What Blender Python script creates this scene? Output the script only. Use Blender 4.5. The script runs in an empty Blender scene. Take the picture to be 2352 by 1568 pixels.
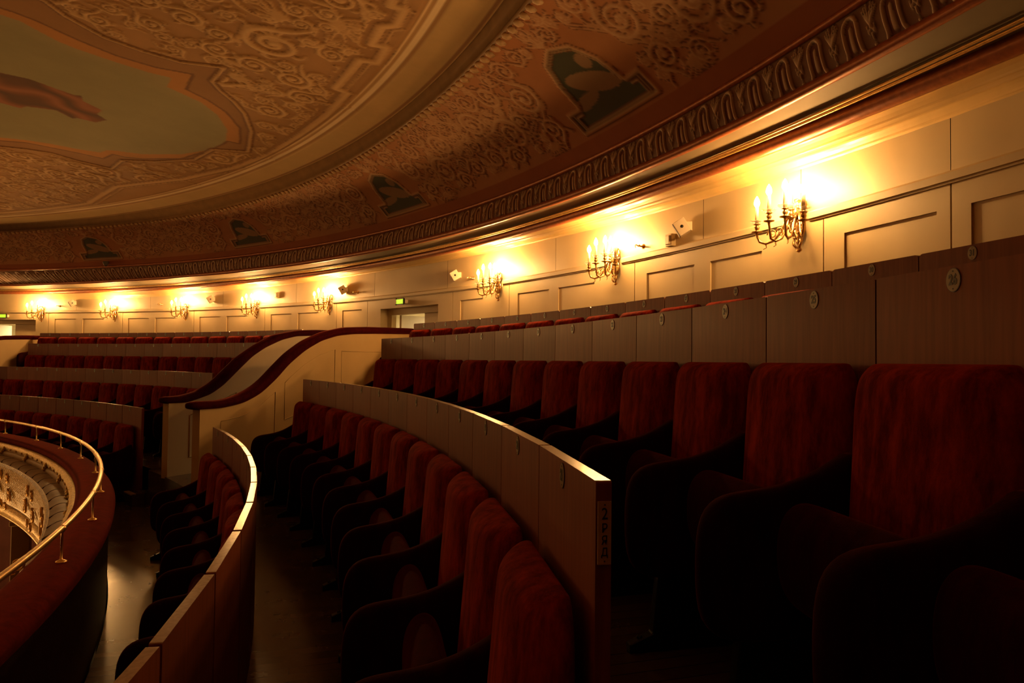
import bpy, bmesh, math, random
import numpy as np
from mathutils import Vector, Matrix
from math import sin, cos, pi, sqrt, atan2
random.seed(7)
SC = bpy.context.scene
COL = SC.collection
ZO = 1.85                      # height of the eye above the lowest walkway

# ------------------------------------------------------------------ camera, world, exposure
def setup():
    f, pitch, roll = 1608.65, 0.0278, 0.012
    cam = bpy.data.cameras.new('camera'); co = bpy.data.objects.new('camera', cam); COL.objects.link(co)
    cam.sensor_width = 36.0; cam.lens = f * 36 / 2352; cam.clip_start = 0.02
    fw = Vector((0, cos(pitch), sin(pitch))); up0 = Vector((0, -sin(pitch), cos(pitch))); r0 = Vector((1, 0, 0))
    right = r0 * cos(roll) + up0 * sin(roll); up = up0 * cos(roll) - r0 * sin(roll)
    m = Matrix((right, up, -fw)).transposed().to_4x4(); m.translation = Vector((0, 0, ZO))
    co.matrix_world = m
    SC.camera = co
    w = bpy.data.worlds.new('world'); SC.world = w; w.use_nodes = True
    bg = w.node_tree.nodes['Background']; bg.inputs[0].default_value = (1.0, 0.5, 0.2, 1); bg.inputs[1].default_value = 0.0
    vs = SC.view_settings; vs.view_transform = 'Standard'; vs.look = 'None'; vs.gamma = 1; vs.use_curve_mapping = False
    vs.exposure = 0.0
    SC.cycles.max_bounces = 6; SC.cycles.diffuse_bounces = 4; SC.cycles.glossy_bounces = 3; SC.cycles.transmission_bounces = 4
    SC.cycles.caustics_reflective = False; SC.cycles.caustics_refractive = False
    SC.cycles.sample_clamp_indirect = 3.0
    SC.cycles.use_denoising = True
setup()
BULB = 700.0
LAMP = (1.0, 0.50, 0.155)

# ------------------------------------------------------------------ plan geometry: ellipse with parallel rings
PE = dict(ex=-12.4719, ey=1.0355, a=12.0247, b=13.4617, phi=0.76911)
CPH, SPH = cos(PE['phi']), sin(PE['phi'])
W = 0.55
R_ = dict(A=-0.9236, B=0.0, C=0.9108, D=1.9062)
TOPZ = dict(A=-0.6614, B=-0.2177, C=0.2347, D=0.4855)
FL = dict(A=-1.85, B=-1.40, C=-0.95, D=-0.56)
T0 = dict(A=-2.6573, B=-2.5949, C=-2.6776, D=-1.7247)
TL = dict(A=4.3365, B=6.0644, C=7.1958, D=8.0409)
WALLR = 2.60
RP = dict(c1=(0, 0, 0, 2.60), c2=(-0.364, 0.873, 0.229, 2.178), c3=(0.883, 0.621, -0.44, 1.76),
          c4=(0.392, -0.201, -0.526, 1.813), c5=(-1.591, -0.557, 0.396, 0.993), c6=(0.483, -0.264, 0.007, 0.839))
RZ = dict(c1=1.30, c2=1.45, c3=1.56, c4=1.82, c5=2.50, c6=2.65)
def z_wall_top(T):
    return np.polyval((0.6505, 0.2208, -0.6201, -0.1058, 1.43), np.clip(np.asarray(T, float), -.6, .72))

def ring_r(k, T):
    """radius offset of a ceiling ring; held constant beyond the surveyed span"""
    T = np.clip(np.asarray(T, float), -0.62, 0.46 if k in ('c5', 'c6') else 0.66)
    return np.polyval(RP[k], T)

def pt(r, T):
    T = np.asarray(T, float); r = np.asarray(r, float)
    a, b = PE['a'], PE['b']; c, s = np.cos(T), np.sin(T)
    nx, ny = b * c, a * s; n = np.hypot(nx, ny); nx, ny = nx / n, ny / n
    x = a * c + r * nx; y = b * s + r * ny
    return PE['ex'] + CPH * x - SPH * y, PE['ey'] + SPH * x + CPH * y

def nrm(T):
    a, b = PE['a'], PE['b']; nx, ny = b * cos(T), a * sin(T); n = math.hypot(nx, ny); nx /= n; ny /= n
    return CPH * nx - SPH * ny, SPH * nx + CPH * ny

_arc = {}
def arc(r):
    k = round(r, 4)
    if k not in _arc:
        T = np.linspace(-1.6, 4.6, 9000); X, Y = pt(r, T)
        L = np.concatenate([[0], np.cumsum(np.hypot(np.diff(X), np.diff(Y)))]); L -= np.interp(0, T, L)
        _arc[k] = (T, L)
    return _arc[k]
def TofL(L, r=WALLR):
    T, A = arc(r); return float(np.interp(L, A, T))
def LofT(t, r=WALLR):
    T, A = arc(r); return float(np.interp(t, T, A))

# ------------------------------------------------------------------ object helpers
def new_obj(name, me, parent=None, kind=None, label=None, cat=None, group=None):
    o = bpy.data.objects.new(name, me); COL.objects.link(o)
    if parent is not None: o.parent = parent
    if kind: o['kind'] = kind
    if label: o['label'] = label
    if cat: o['category'] = cat
    if group: o['group'] = group
    return o
def empty(name, loc, rz=0, **k):
    o = new_obj(name, None, **k); o.location = (loc[0], loc[1], loc[2]); o.rotation_euler = (0, 0, rz); o.empty_display_size = .1
    return o
def mesh(name, V, F, mats, mi=None, smooth=False, uv=None):
    me = bpy.data.meshes.new(name); me.from_pydata([tuple(map(float, v)) for v in V], [], F)
    if not isinstance(mats, (list, tuple)): mats = [mats]
    for m in mats: me.materials.append(m)
    if mi is not None: me.polygons.foreach_set('material_index', mi)
    if smooth: me.polygons.foreach_set('use_smooth', [True] * len(me.polygons))
    if uv is not None:
        ul = me.uv_layers.new(name='UVMap'); idx = np.empty(len(me.loops), np.int32); me.loops.foreach_get('vertex_index', idx)
        ul.data.foreach_set('uv', np.asarray(uv, float)[idx].ravel())
    me.update(); return me
class MB:
    """collects shapes for one mesh"""
    def __init__(s): s.V = []; s.F = []; s.M = []; s.cur = 0
    def add(s, V, F, mi=None):
        o = len(s.V); s.V += [tuple(v) for v in V]; s.F += [tuple(i + o for i in f) for f in F]; s.M += [s.cur if mi is None else mi] * len(F)
    def box(s, x0, x1, y0, y1, z0, z1, mi=None, M=None):
        V = [(x, y, z) for x in (x0, x1) for y in (y0, y1) for z in (z0, z1)]
        if M: V = [tuple(M @ Vector(v)) for v in V]
        s.add(V, [(0, 1, 3, 2), (4, 6, 7, 5), (0, 4, 5, 1), (2, 3, 7, 6), (0, 2, 6, 4), (1, 5, 7, 3)], mi)
    def tube(s, pts, rad, n=8, mi=None, cap=True, sx=1.0):
        P = [Vector(p) for p in pts]; m = len(P)
        if not hasattr(rad, '__len__'): rad = [rad] * m
        V = []; prev = None
        for i in range(m):
            d = (P[min(i + 1, m - 1)] - P[max(i - 1, 0)]).normalized()
            ref = prev if prev is not None else (Vector((0, 0, 1)) if abs(d.z) < .9 else Vector((1, 0, 0)))
            a = (ref - d * ref.dot(d))
            if a.length < 1e-6: a = d.orthogonal()
            a.normalize(); b = d.cross(a); prev = a
            for k in range(n):
                t = 2 * pi * k / n; V.append(P[i] + a * (rad[i] * cos(t)) + b * (rad[i] * sin(t) * sx))
        F = [(i * n + k, i * n + (k + 1) % n, (i + 1) * n + (k + 1) % n, (i + 1) * n + k) for i in range(m - 1) for k in range(n)]
        if cap: F += [tuple(range(n))[::-1], tuple((m - 1) * n + k for k in range(n))]
        s.add(V, F, mi)
    def lathe(s, prof, o=(0, 0, 0), n=12, mi=None, M=None):
        V = []
        for r, z in prof:
            for k in range(n):
                t = 2 * pi * k / n; v = Vector((r * cos(t), r * sin(t), z))
                if M: v = M @ v
                V.append((v.x + o[0], v.y + o[1], v.z + o[2]))
        m = len(prof)
        F = [(i * n + k, i * n + (k + 1) % n, (i + 1) * n + (k + 1) % n, (i + 1) * n + k) for i in range(m - 1) for k in range(n)]
        F += [tuple(range(n))[::-1], tuple((m - 1) * n + k for k in range(n))]
        s.add(V, F, mi)
    def prism(s, poly, x0, x1, mi=None, ax=0):
        """polygon in two axes pushed along the third (ax)"""
        n = len(poly)
        def q(x, p):
            return (x, p[0], p[1]) if ax == 0 else ((p[0], x, p[1]) if ax == 1 else (p[0], p[1], x))
        V = [q(x0, p) for p in poly] + [q(x1, p) for p in poly]
        s.add(V, [tuple(range(n))[::-1], tuple(range(n, 2 * n))] + [(i, (i + 1) % n, n + (i + 1) % n, n + i) for i in range(n)], mi)
    def mesh(s, name, mats, smooth=False, recalc=True):
        me = mesh(name, s.V, s.F, mats, s.M, smooth)
        if recalc:
            b = bmesh.new(); b.from_mesh(me); bmesh.ops.recalc_face_normals(b, faces=b.faces); b.to_mesh(me); b.free()
        return me
def bevel_mesh(me, w, seg=3, angle=.6):
    b = bmesh.new(); b.from_mesh(me)
    es = [e for e in b.edges if len(e.link_faces) == 2 and e.calc_face_angle(0) > angle]
    bmesh.ops.bevel(b, geom=es, offset=w, offset_type='OFFSET', segments=seg, profile=.5, affect='EDGES', clamp_overlap=True)
    b.to_mesh(me); b.free(); return me
def smooth(me):
    me.polygons.foreach_set('use_smooth', [True] * len(me.polygons)); return me
def strip(prof, Ts, closed=False):
    """sweep a profile [(r or ring key or function, z)] round the plan; returns V, F, uv"""
    Ts = np.asarray(Ts, float); m = len(Ts); cols = []
    for r, z in prof:
        rr = ring_r(r, Ts) if isinstance(r, str) else (r(Ts) if callable(r) else np.full(m, float(r)))
        zz = z(Ts) if callable(z) else np.full(m, float(z))
        X, Y = pt(rr, Ts); cols.append(np.stack([X, Y, zz + ZO], 1))
    P = np.stack(cols, 0); k = len(prof)
    V = P.reshape(-1, 3)
    L = np.concatenate([[0], np.cumsum(np.hypot(np.diff(P[0, :, 0]), np.diff(P[0, :, 1])))])
    d = np.concatenate([[0], np.cumsum(np.linalg.norm(P[1:, m // 2] - P[:-1, m // 2], axis=1))])
    uv = np.stack([np.tile(L, k), np.repeat(d, m)], 1)
    F = []
    for i in range(k - 1):
        for j in range(m - 1): F.append((i * m + j, i * m + j + 1, (i + 1) * m + j + 1, (i + 1) * m + j))
        if closed: F.append((i * m + m - 1, i * m, (i + 1) * m, (i + 1) * m + m - 1))
    return V, F, uv
def ringmesh(name, prof, Ts, mat, smooth_=True, closed=False):
    V, F, uv = strip(prof, Ts, closed); return mesh(name, V, F, mat, smooth=smooth_, uv=uv)
def fine(t0=-.95, t1=1.5, n=360): return np.linspace(t0, t1, n)
def full():
    return np.concatenate([np.linspace(-.95, 1.2, 420), np.linspace(1.2, 2 * pi - .95, 140)[1:-1]])

# ------------------------------------------------------------------ materials (node based)
def nt(name):
    m = bpy.data.materials.new(name); m.use_nodes = True; t = m.node_tree
    return m, t, t.nodes['Principled BSDF']
def nd(t, typ, **k):
    n = t.nodes.new(typ)
    for a, v in k.items(): setattr(n, a, v)
    return n
def mat_simple(name, col, rough=.6, metal=0, coat=0, bump=0, scale=40, var=.12, sheen=0, spec=None, stretch=(1, 1, 1)):
    m, t, b = nt(name)
    tc = nd(t, 'ShaderNodeTexCoord'); mp = nd(t, 'ShaderNodeMapping'); mp.inputs['Scale'].default_value = stretch
    no = nd(t, 'ShaderNodeTexNoise'); no.inputs['Scale'].default_value = scale; no.inputs['Detail'].default_value = 5
    t.links.new(tc.outputs['Object'], mp.inputs[0]); t.links.new(mp.outputs[0], no.inputs['Vector'])
    cr = nd(t, 'ShaderNodeValToRGB'); e = cr.color_ramp.elements
    e[0].position = .3; e[1].position = .7
    e[0].color = (*[c * (1 - var) for c in col], 1); e[1].color = (*[min(1, c * (1 + var)) for c in col], 1)
    t.links.new(no.outputs['Fac'], cr.inputs[0]); t.links.new(cr.outputs[0], b.inputs['Base Color'])
    b.inputs['Roughness'].default_value = rough; b.inputs['Metallic'].default_value = metal
    b.inputs['Coat Weight'].default_value = coat; b.inputs['Coat Roughness'].default_value = .15
    if spec is not None: b.inputs['Specular IOR Level'].default_value = spec
    if sheen: b.inputs['Sheen Weight'].default_value = sheen; b.inputs['Sheen Roughness'].default_value = .4; b.inputs['Sheen Tint'].default_value = (1, .35, .2, 1)
    if bump:
        bp = nd(t, 'ShaderNodeBump'); bp.inputs['Strength'].default_value = bump; bp.inputs['Distance'].default_value = .01
        t.links.new(no.outputs['Fac'], bp.inputs['Height']); t.links.new(bp.outputs[0], b.inputs['Normal'])
    return m
def mat_emit(name, col, s):
    m, t, b = nt(name); b.inputs['Base Color'].default_value = (*col, 1); b.inputs['Emission Color'].default_value = (*col, 1)
    b.inputs['Emission Strength'].default_value = s; b.inputs['Roughness'].default_value = .4
    return m
def mat_velvet(name, col, hi):
    m, t, b = nt(name)
    tc = nd(t, 'ShaderNodeTexCoord'); mp = nd(t, 'ShaderNodeMapping'); mp.inputs['Scale'].default_value = (11, 11, 3.2)
    oi = nd(t, 'ShaderNodeObjectInfo'); ad = nd(t, 'ShaderNodeVectorMath', operation='ADD'); mu = nd(t, 'ShaderNodeMath', operation='MULTIPLY'); mu.inputs[1].default_value = 40
    t.links.new(oi.outputs['Random'], mu.inputs[0]); t.links.new(tc.outputs['Object'], mp.inputs[0])
    t.links.new(mp.outputs[0], ad.inputs[0]); t.links.new(mu.outputs[0], ad.inputs[1])
    n1 = nd(t, 'ShaderNodeTexNoise'); n1.inputs['Scale'].default_value = 1.6; n1.inputs['Detail'].default_value = 6; n1.inputs['Roughness'].default_value = .72; n1.inputs['Distortion'].default_value = .15
    t.links.new(ad.outputs[0], n1.inputs['Vector'])
    cr = nd(t, 'ShaderNodeValToRGB'); e = cr.color_ramp.elements; e[0].position = .38; e[1].position = .70
    e[0].color = (*col, 1); e[1].color = (*hi, 1)
    t.links.new(n1.outputs['Fac'], cr.inputs[0]); t.links.new(cr.outputs[0], b.inputs['Base Color'])
    n2 = nd(t, 'ShaderNodeTexNoise'); n2.inputs['Scale'].default_value = 260; t.links.new(tc.outputs['Object'], n2.inputs['Vector'])
    bp = nd(t, 'ShaderNodeBump'); bp.inputs['Strength'].default_value = .25; bp.inputs['Distance'].default_value = .003
    t.links.new(n2.outputs['Fac'], bp.inputs['Height']); t.links.new(bp.outputs[0], b.inputs['Normal'])
    b.inputs['Roughness'].default_value = .9; b.inputs['Specular IOR Level'].default_value = .04
    b.inputs['Sheen Weight'].default_value = .18; b.inputs['Sheen Roughness'].default_value = .35; b.inputs['Sheen Tint'].default_value = (1, .12, .05, 1)
    return m
def mat_wood(name, col, dark, rough=.5, scale=(30, 30, 1.5), coat=.05):
    m, t, b = nt(name)
    tc = nd(t, 'ShaderNodeTexCoord'); mp = nd(t, 'ShaderNodeMapping'); mp.inputs['Scale'].default_value = scale
    oi = nd(t, 'ShaderNodeObjectInfo'); ad = nd(t, 'ShaderNodeVectorMath', operation='ADD'); mu = nd(t, 'ShaderNodeMath', operation='MULTIPLY'); mu.inputs[1].default_value = 31
    t.links.new(oi.outputs['Random'], mu.inputs[0]); t.links.new(tc.outputs['Object'], mp.inputs[0])
    t.links.new(mp.outputs[0], ad.inputs[0]); t.links.new(mu.outputs[0], ad.inputs[1])
    n1 = nd(t, 'ShaderNodeTexNoise'); n1.inputs['Scale'].default_value = 2.2; n1.inputs['Detail'].default_value = 8; n1.inputs['Distortion'].default_value = .4
    t.links.new(ad.outputs[0], n1.inputs['Vector'])
    cr = nd(t, 'ShaderNodeValToRGB'); e = cr.color_ramp.elements; e[0].position = .3; e[1].position = .72
    e[0].color = (*dark, 1); e[1].color = (*col, 1)
    t.links.new(n1.outputs['Fac'], cr.inputs[0])
    mx = nd(t, 'ShaderNodeMix', data_type='RGBA', blend_type='MULTIPLY'); mx.inputs[0].default_value = 1
    mr = nd(t, 'ShaderNodeMapRange'); mr.inputs['To Min'].default_value = .8; mr.inputs['To Max'].default_value = 1.12
    t.links.new(oi.outputs['Random'], mr.inputs['Value']); t.links.new(cr.outputs[0], mx.inputs[6]); t.links.new(mr.outputs[0], mx.inputs[7])
    t.links.new(mx.outputs[2], b.inputs['Base Color'])
    b.inputs['Roughness'].default_value = rough; b.inputs['Coat Weight'].default_value = coat; b.inputs['Coat Roughness'].default_value = .22; b.inputs['Specular IOR Level'].default_value = .18
    bp = nd(t, 'ShaderNodeBump'); bp.inputs['Strength'].default_value = .12; bp.inputs['Distance'].default_value = .003
    t.links.new(n1.outputs['Fac'], bp.inputs['Height']); t.links.new(bp.outputs[0], b.inputs['Normal'])
    return m
def mat_floor():
    m, t, b = nt('dark_parquet')
    tc = nd(t, 'ShaderNodeTexCoord'); mp = nd(t, 'ShaderNodeMapping'); mp.inputs['Rotation'].default_value = (0, 0, -.3)
    br = nd(t, 'ShaderNodeTexBrick'); br.inputs['Scale'].default_value = 1; br.inputs['Brick Width'].default_value = .9; br.inputs['Row Height'].default_value = .07
    br.inputs['Mortar Size'].default_value = .0025; br.inputs['Color1'].default_value = (.11, .062, .032, 1); br.inputs['Color2'].default_value = (.07, .04, .02, 1); br.inputs['Mortar'].default_value = (.03, .02, .012, 1)
    t.links.new(tc.outputs['Object'], mp.inputs[0]); t.links.new(mp.outputs[0], br.inputs['Vector'])
    t.links.new(br.outputs['Color'], b.inputs['Base Color'])
    no = nd(t, 'ShaderNodeTexNoise'); no.inputs['Scale'].default_value = 6; no.inputs['Detail'].default_value = 6; t.links.new(tc.outputs['Object'], no.inputs['Vector'])
    mr = nd(t, 'ShaderNodeMapRange'); mr.inputs['To Min'].default_value = .16; mr.inputs['To Max'].default_value = .34
    t.links.new(no.outputs['Fac'], mr.inputs['Value']); t.links.new(mr.outputs[0], b.inputs['Roughness'])
    return m
def mat_attr(name, rough=.75, spec=.3):
    m, t, b = nt(name)
    a = nd(t, 'ShaderNodeVertexColor'); a.layer_name = 'Col'
    tc = nd(t, 'ShaderNodeTexCoord'); no = nd(t, 'ShaderNodeTexNoise'); no.inputs['Scale'].default_value = 1.6; no.inputs['Detail'].default_value = 8; no.inputs['Roughness'].default_value = .7
    t.links.new(tc.outputs['Object'], no.inputs['Vector'])
    mr = nd(t, 'ShaderNodeMapRange'); mr.inputs['To Min'].default_value = .78; mr.inputs['To Max'].default_value = 1.2
    mx = nd(t, 'ShaderNodeMix', data_type='RGBA', blend_type='MULTIPLY'); mx.inputs[0].default_value = 1
    t.links.new(no.outputs['Fac'], mr.inputs['Value']); t.links.new(a.outputs['Color'], mx.inputs[6]); t.links.new(mr.outputs[0], mx.inputs[7])
    t.links.new(mx.outputs[2], b.inputs['Base Color']); b.inputs['Roughness'].default_value = rough; b.inputs['Specular IOR Level'].default_value = spec
    return m
M = {}
M['wall'] = mat_simple('cream_wall_paint', (.53, .42, .235), .5, scale=3, var=.05)
M['cream'] = mat_simple('cream_stair_wall_paint', (.50, .36, .17), .55, scale=3, var=.05)
M['cornice'] = mat_simple('glossy_cream_cornice', (.74, .52, .20), .3, scale=5, var=.08)
M['soffit'] = mat_simple('olive_soffit_paint', (.26, .20, .11), .7, scale=4, var=.08)
M['torus'] = mat_simple('red_gilt_moulding', (.36, .11, .035), .36, metal=.3, scale=30, var=.2)
M['gilt'] = mat_simple('gilding', (.72, .44, .14), .38, metal=.8, scale=25, var=.15)
M['relief_gold'] = mat_simple('relief_gilding', (.75, .48, .16), .35, metal=.6, scale=60, var=.5, bump=1.0)
M['brass'] = mat_simple('polished_brass', (.88, .60, .26), .26, metal=.9, scale=20, var=.1)
M['wood'] = mat_wood('walnut_veneer', (.24, .062, .016), (.17, .040, .010))
M['woodtop'] = mat_wood('polished_walnut_edge', (.36, .22, .13), (.26, .15, .085), rough=.2, coat=.6)
M['dark'] = mat_simple('dark_stained_wood', (.06, .03, .018), .4, scale=12, var=.3)
M['velvet'] = mat_velvet('red_velvet', (.095, .0035, .0018), (.34, .030, .007))
M['velvet_arm'] = mat_velvet('shaded_arm_velvet', (.014, .0015, .0012), (.028, .003, .002))  # same red velvet as the backs; the armrests' shade is put into this darker colour
M['velvet_seat'] = mat_velvet('shaded_cushion_velvet', (.022, .0012, .001), (.045, .003, .002))  # red velvet again, its colour lowered to paint in the shade around the cushions
M['velvet_dark'] = mat_velvet('crimson_handrail_velvet', (.026, .0015, .0025), (.045, .002, .003))
M['velvet_par'] = mat_velvet('parapet_velvet', (.060, .0025, .0012), (.12, .007, .003))
M['iron'] = mat_simple('black_iron', (.02, .02, .02), .4, metal=.6, scale=20, var=.2)
M['floor'] = mat_floor()
M['tread'] = mat_simple('pale_step_nosing', (.42, .30, .18), .4, scale=20, var=.15)
M['white'] = mat_simple('white_plastic', (.75, .66, .50), .45, scale=10, var=.03)
M['grille'] = mat_simple('grey_grille', (.16, .15, .14), .6, scale=180, var=.5)
M['black'] = mat_simple('black_paint', (.012, .012, .012), .5, scale=10, var=.1)
M['enamel'] = mat_simple('cream_enamel', (.24, .17, .08), .4, scale=30, var=.1)
M['candle'] = mat_simple('ivory_candle_tube', (.55, .42, .26), .5, scale=40, var=.05)
M['bulb'] = mat_emit('lit_bulb', LAMP, BULB)
M['exit'] = mat_emit('green_exit_light', (.45, .8, .03), 1.1)
M['latt'] = mat_attr('gilded_lattice_paint', .38, .6)
M['ledge'] = mat_simple('brown_ledge_paint', (.26, .18, .09), .45, scale=6, var=.3)
M['paint'] = mat_attr('ceiling_painting')
M['relief'] = mat_attr('painted_relief', .6)
def glass():
    m, t, b = nt('clear_glass'); b.inputs['Base Color'].default_value = (.9, .85, .75, 1); b.inputs['Alpha'].default_value = .30; b.inputs['Roughness'].default_value = .12
    return m
M['glass'] = glass()

# ------------------------------------------------------------------ floor tiers
def tiers():
    a, b, c, d = FL['A'], FL['B'], FL['C'], FL['D']
    prof = [(-1.78, a - .25), (-1.78, a), (-.895, a), (-.895, b), (.03, b), (.03, c), (.94, c), (.94, d), (2.75, d), (2.75, d - .3)]
    P2 = []
    for i in range(len(prof) - 1): P2 += [prof[i], prof[i + 1]]
    V = []; F = []
    for i in range(0, len(P2), 2):
        for (t0, t1, n) in (((-1.0, TNEAR, 80), (TFAR, .066, 10), (.066, 1.6, 120)) if i < 4 or i > 5 else ((-1.0, TNEAR, 80), (.066, 1.6, 120))):
            v, f, _ = strip(P2[i:i + 2], np.linspace(t0, t1, n)); o = len(V); V += list(map(tuple, v)); F += [tuple(k + o for k in q) for q in f]
    for pr in ([(-.895, a), (-.40, a)], [(-.40, a), (-.40, b)]):
        v, f, _ = strip(pr, np.linspace(TFAR, .066, 10)); o = len(V); V += list(map(tuple, v)); F += [tuple(k + o for k in q) for q in f]
    # the sunken passage between the two stair walls
    for pr in ([(-1.78, a), (-.95, a)], [(-.95, a), (-.95, b)], [(-.95, b), (6.0, b)]):
        v, f, _ = strip(pr, np.linspace(TNEAR, TFAR, 20)); o = len(V); V += list(map(tuple, v)); F += [tuple(k + o for k in q) for q in f]
    for T in (TNEAR, TFAR):
        X, Y = zip(*[pt(r, T) for r in (-.95, 2.7)]); o = len(V)
        V += [(X[0], Y[0], b + ZO), (X[1], Y[1], b + ZO), (X[1], Y[1], d + ZO), (X[0], Y[0], a + ZO + .45)]; F.append((o, o + 1, o + 2, o + 3))
    new_obj('floor', mesh('floor', V, F, M['floor']), kind='structure')
TNEAR, TFAR = -.145, -.005
tiers()

# ------------------------------------------------------------------ rear wall with recessed panels, ledge and doors
RECESS = [(-9.62, -8.86), (-8.65, -7.97), (-7.18, -6.57), (-6.36, -5.67), (-4.79, -4.1), (-3.91, -3.24), (-2.44, -1.88), (.81, 1.37), (2.07, 2.71), (2.91, 3.53),
          (4.25, 4.89), (5.09, 5.71), (6.42, 7.05), (7.24, 7.85), (8.55, 9.16), (9.35, 9.94), (13.6, 14.2), (14.4, 15.0), (15.8, 16.4), (16.6, 17.2)]
SEAM_LO = [-8.74, -7.79, -5.48, -3.05, -1.69, .64, 1.54, 3.71, 5.88, 8.01, 10.11, 13.3, 15.5]
SEAM_UP = [-8.74, -7.58, -6.48, -4.04, -1.55, .44, 2.76, 5.0, 7.2, 9.35, 11.6, 13.8]
DOORS = [(-1.31, .26), (10.45, 12.05)]
SCONCE_L = [-7.60, -5.21, -2.85, 1.70, 3.92, 6.09, 8.20, 10.27]
LEDGE = .97; LINTEL = .82
def wallpt(L, r, z):
    x, y = pt(r, TofL(L)); return (float(x), float(y), z + ZO)
def rear_wall():
    V = []; F = []
    def quad(L0, L1, z0, z1, r0=WALLR, r1=None):
        r1 = r0 if r1 is None else r1
        n = max(1, int(math.ceil(abs(L1 - L0) / .35))) if abs(L1 - L0) > 1e-6 else 1
        for i in range(n):
            a = L0 + (L1 - L0) * i / n; b = L0 + (L1 - L0) * (i + 1) / n; o = len(V)
            V.extend([wallpt(a, r0, z0), wallpt(b, r1 if n == 1 else r0, z0), wallpt(b, r1 if n == 1 else r0, z1), wallpt(a, r0, z1)]); F.append((o, o + 1, o + 2, o + 3))
    def shelf(L0, L1, z, r0, r1):
        n = max(1, int(math.ceil(abs(L1 - L0) / .35)))
        for i in range(n):
            a = L0 + (L1 - L0) * i / n; b = L0 + (L1 - L0) * (i + 1) / n; o = len(V)
            V.extend([wallpt(a, r0, z), wallpt(b, r0, z), wallpt(b, r1, z), wallpt(a, r1, z)]); F.append((o, o + 1, o + 2, o + 3))
    Z0, ZT = -1.5, 1.50; RT, RB = .84, -.35; d = .012
    ev = []
    for a, b in RECESS: ev.append((a, b, 'r'))
    for s in SEAM_LO: ev.append((s - .005, s + .005, 's'))
    for a, b in DOORS: ev.append((a, b, 'd'))
    ev.sort(); cur = -13.5; END = 32.0
    for a, b, k in ev + [(END, END, 'x')]:
        if a > cur: quad(cur, a, Z0, LEDGE)
        if k == 'r':
            quad(a, b, RT, LEDGE); quad(a, b, RB, RT, WALLR + d); quad(a, b, Z0, RB)
            shelf(a, b, RT, WALLR, WALLR + d); shelf(a, b, RB, WALLR, WALLR + d)
            quad(a, a + 1e-7, RB, RT, WALLR, WALLR + d); quad(b, b + 1e-7, RB, RT, WALLR, WALLR + d)
        elif k == 's':
            quad(a, b, Z0, LEDGE, WALLR + .012); quad(a, a + 1e-7, Z0, LEDGE, WALLR, WALLR + .012); quad(b, b + 1e-7, Z0, LEDGE, WALLR, WALLR + .012)
        elif k == 'd':
            quad(a, b, LINTEL, LEDGE); shelf(a, b, LINTEL, WALLR, WALLR + .16)
            quad(a, a + 1e-7, Z0, LINTEL, WALLR, WALLR + .16); quad(b, b + 1e-7, Z0, LINTEL, WALLR, WALLR + .16)
        cur = b
    cur = -13.5
    for s in SEAM_UP + [END]:
        e = s - .0025 if s < END else END
        quad(cur, e, LEDGE, ZT)
        if s < END: quad(e, e + .005, LEDGE, ZT, WALLR + .005); cur = s + .0025
    new_obj('wall_rear', mesh('wall_rear', V, F, M['wall']), kind='structure')
    # ledge moulding, interrupted at each sconce
    b = MB(); cuts = sorted(SCONCE_L); segs = []; cur = -13.4
    for s in cuts: segs.append((cur, s - .07)); cur = s + .12
    segs.append((cur, 31.9))
    sec = [(0, .968), (.010, .970), (.012, .980), (.024, .984), (.026, 1.024), (.016, 1.036), (0, 1.040)]
    for L0, L1 in segs:
        n = max(2, int((L1 - L0) / .3)); V = []; m = len(sec)
        for i in range(n + 1):
            for q, z in sec: V.append(wallpt(L0 + (L1 - L0) * i / n, WALLR - q, z))
        F = [(i * m + k, i * m + (k + 1) % m, (i + 1) * m + (k + 1) % m, (i + 1) * m + k) for i in range(n) for k in range(m)] + [tuple(range(m)), tuple(n * m + k for k in range(m))]
        b.add(V, F)
    new_obj('trim_1', b.mesh('wall_ledge', M['wall']), kind='structure')
rear_wall()

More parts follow.
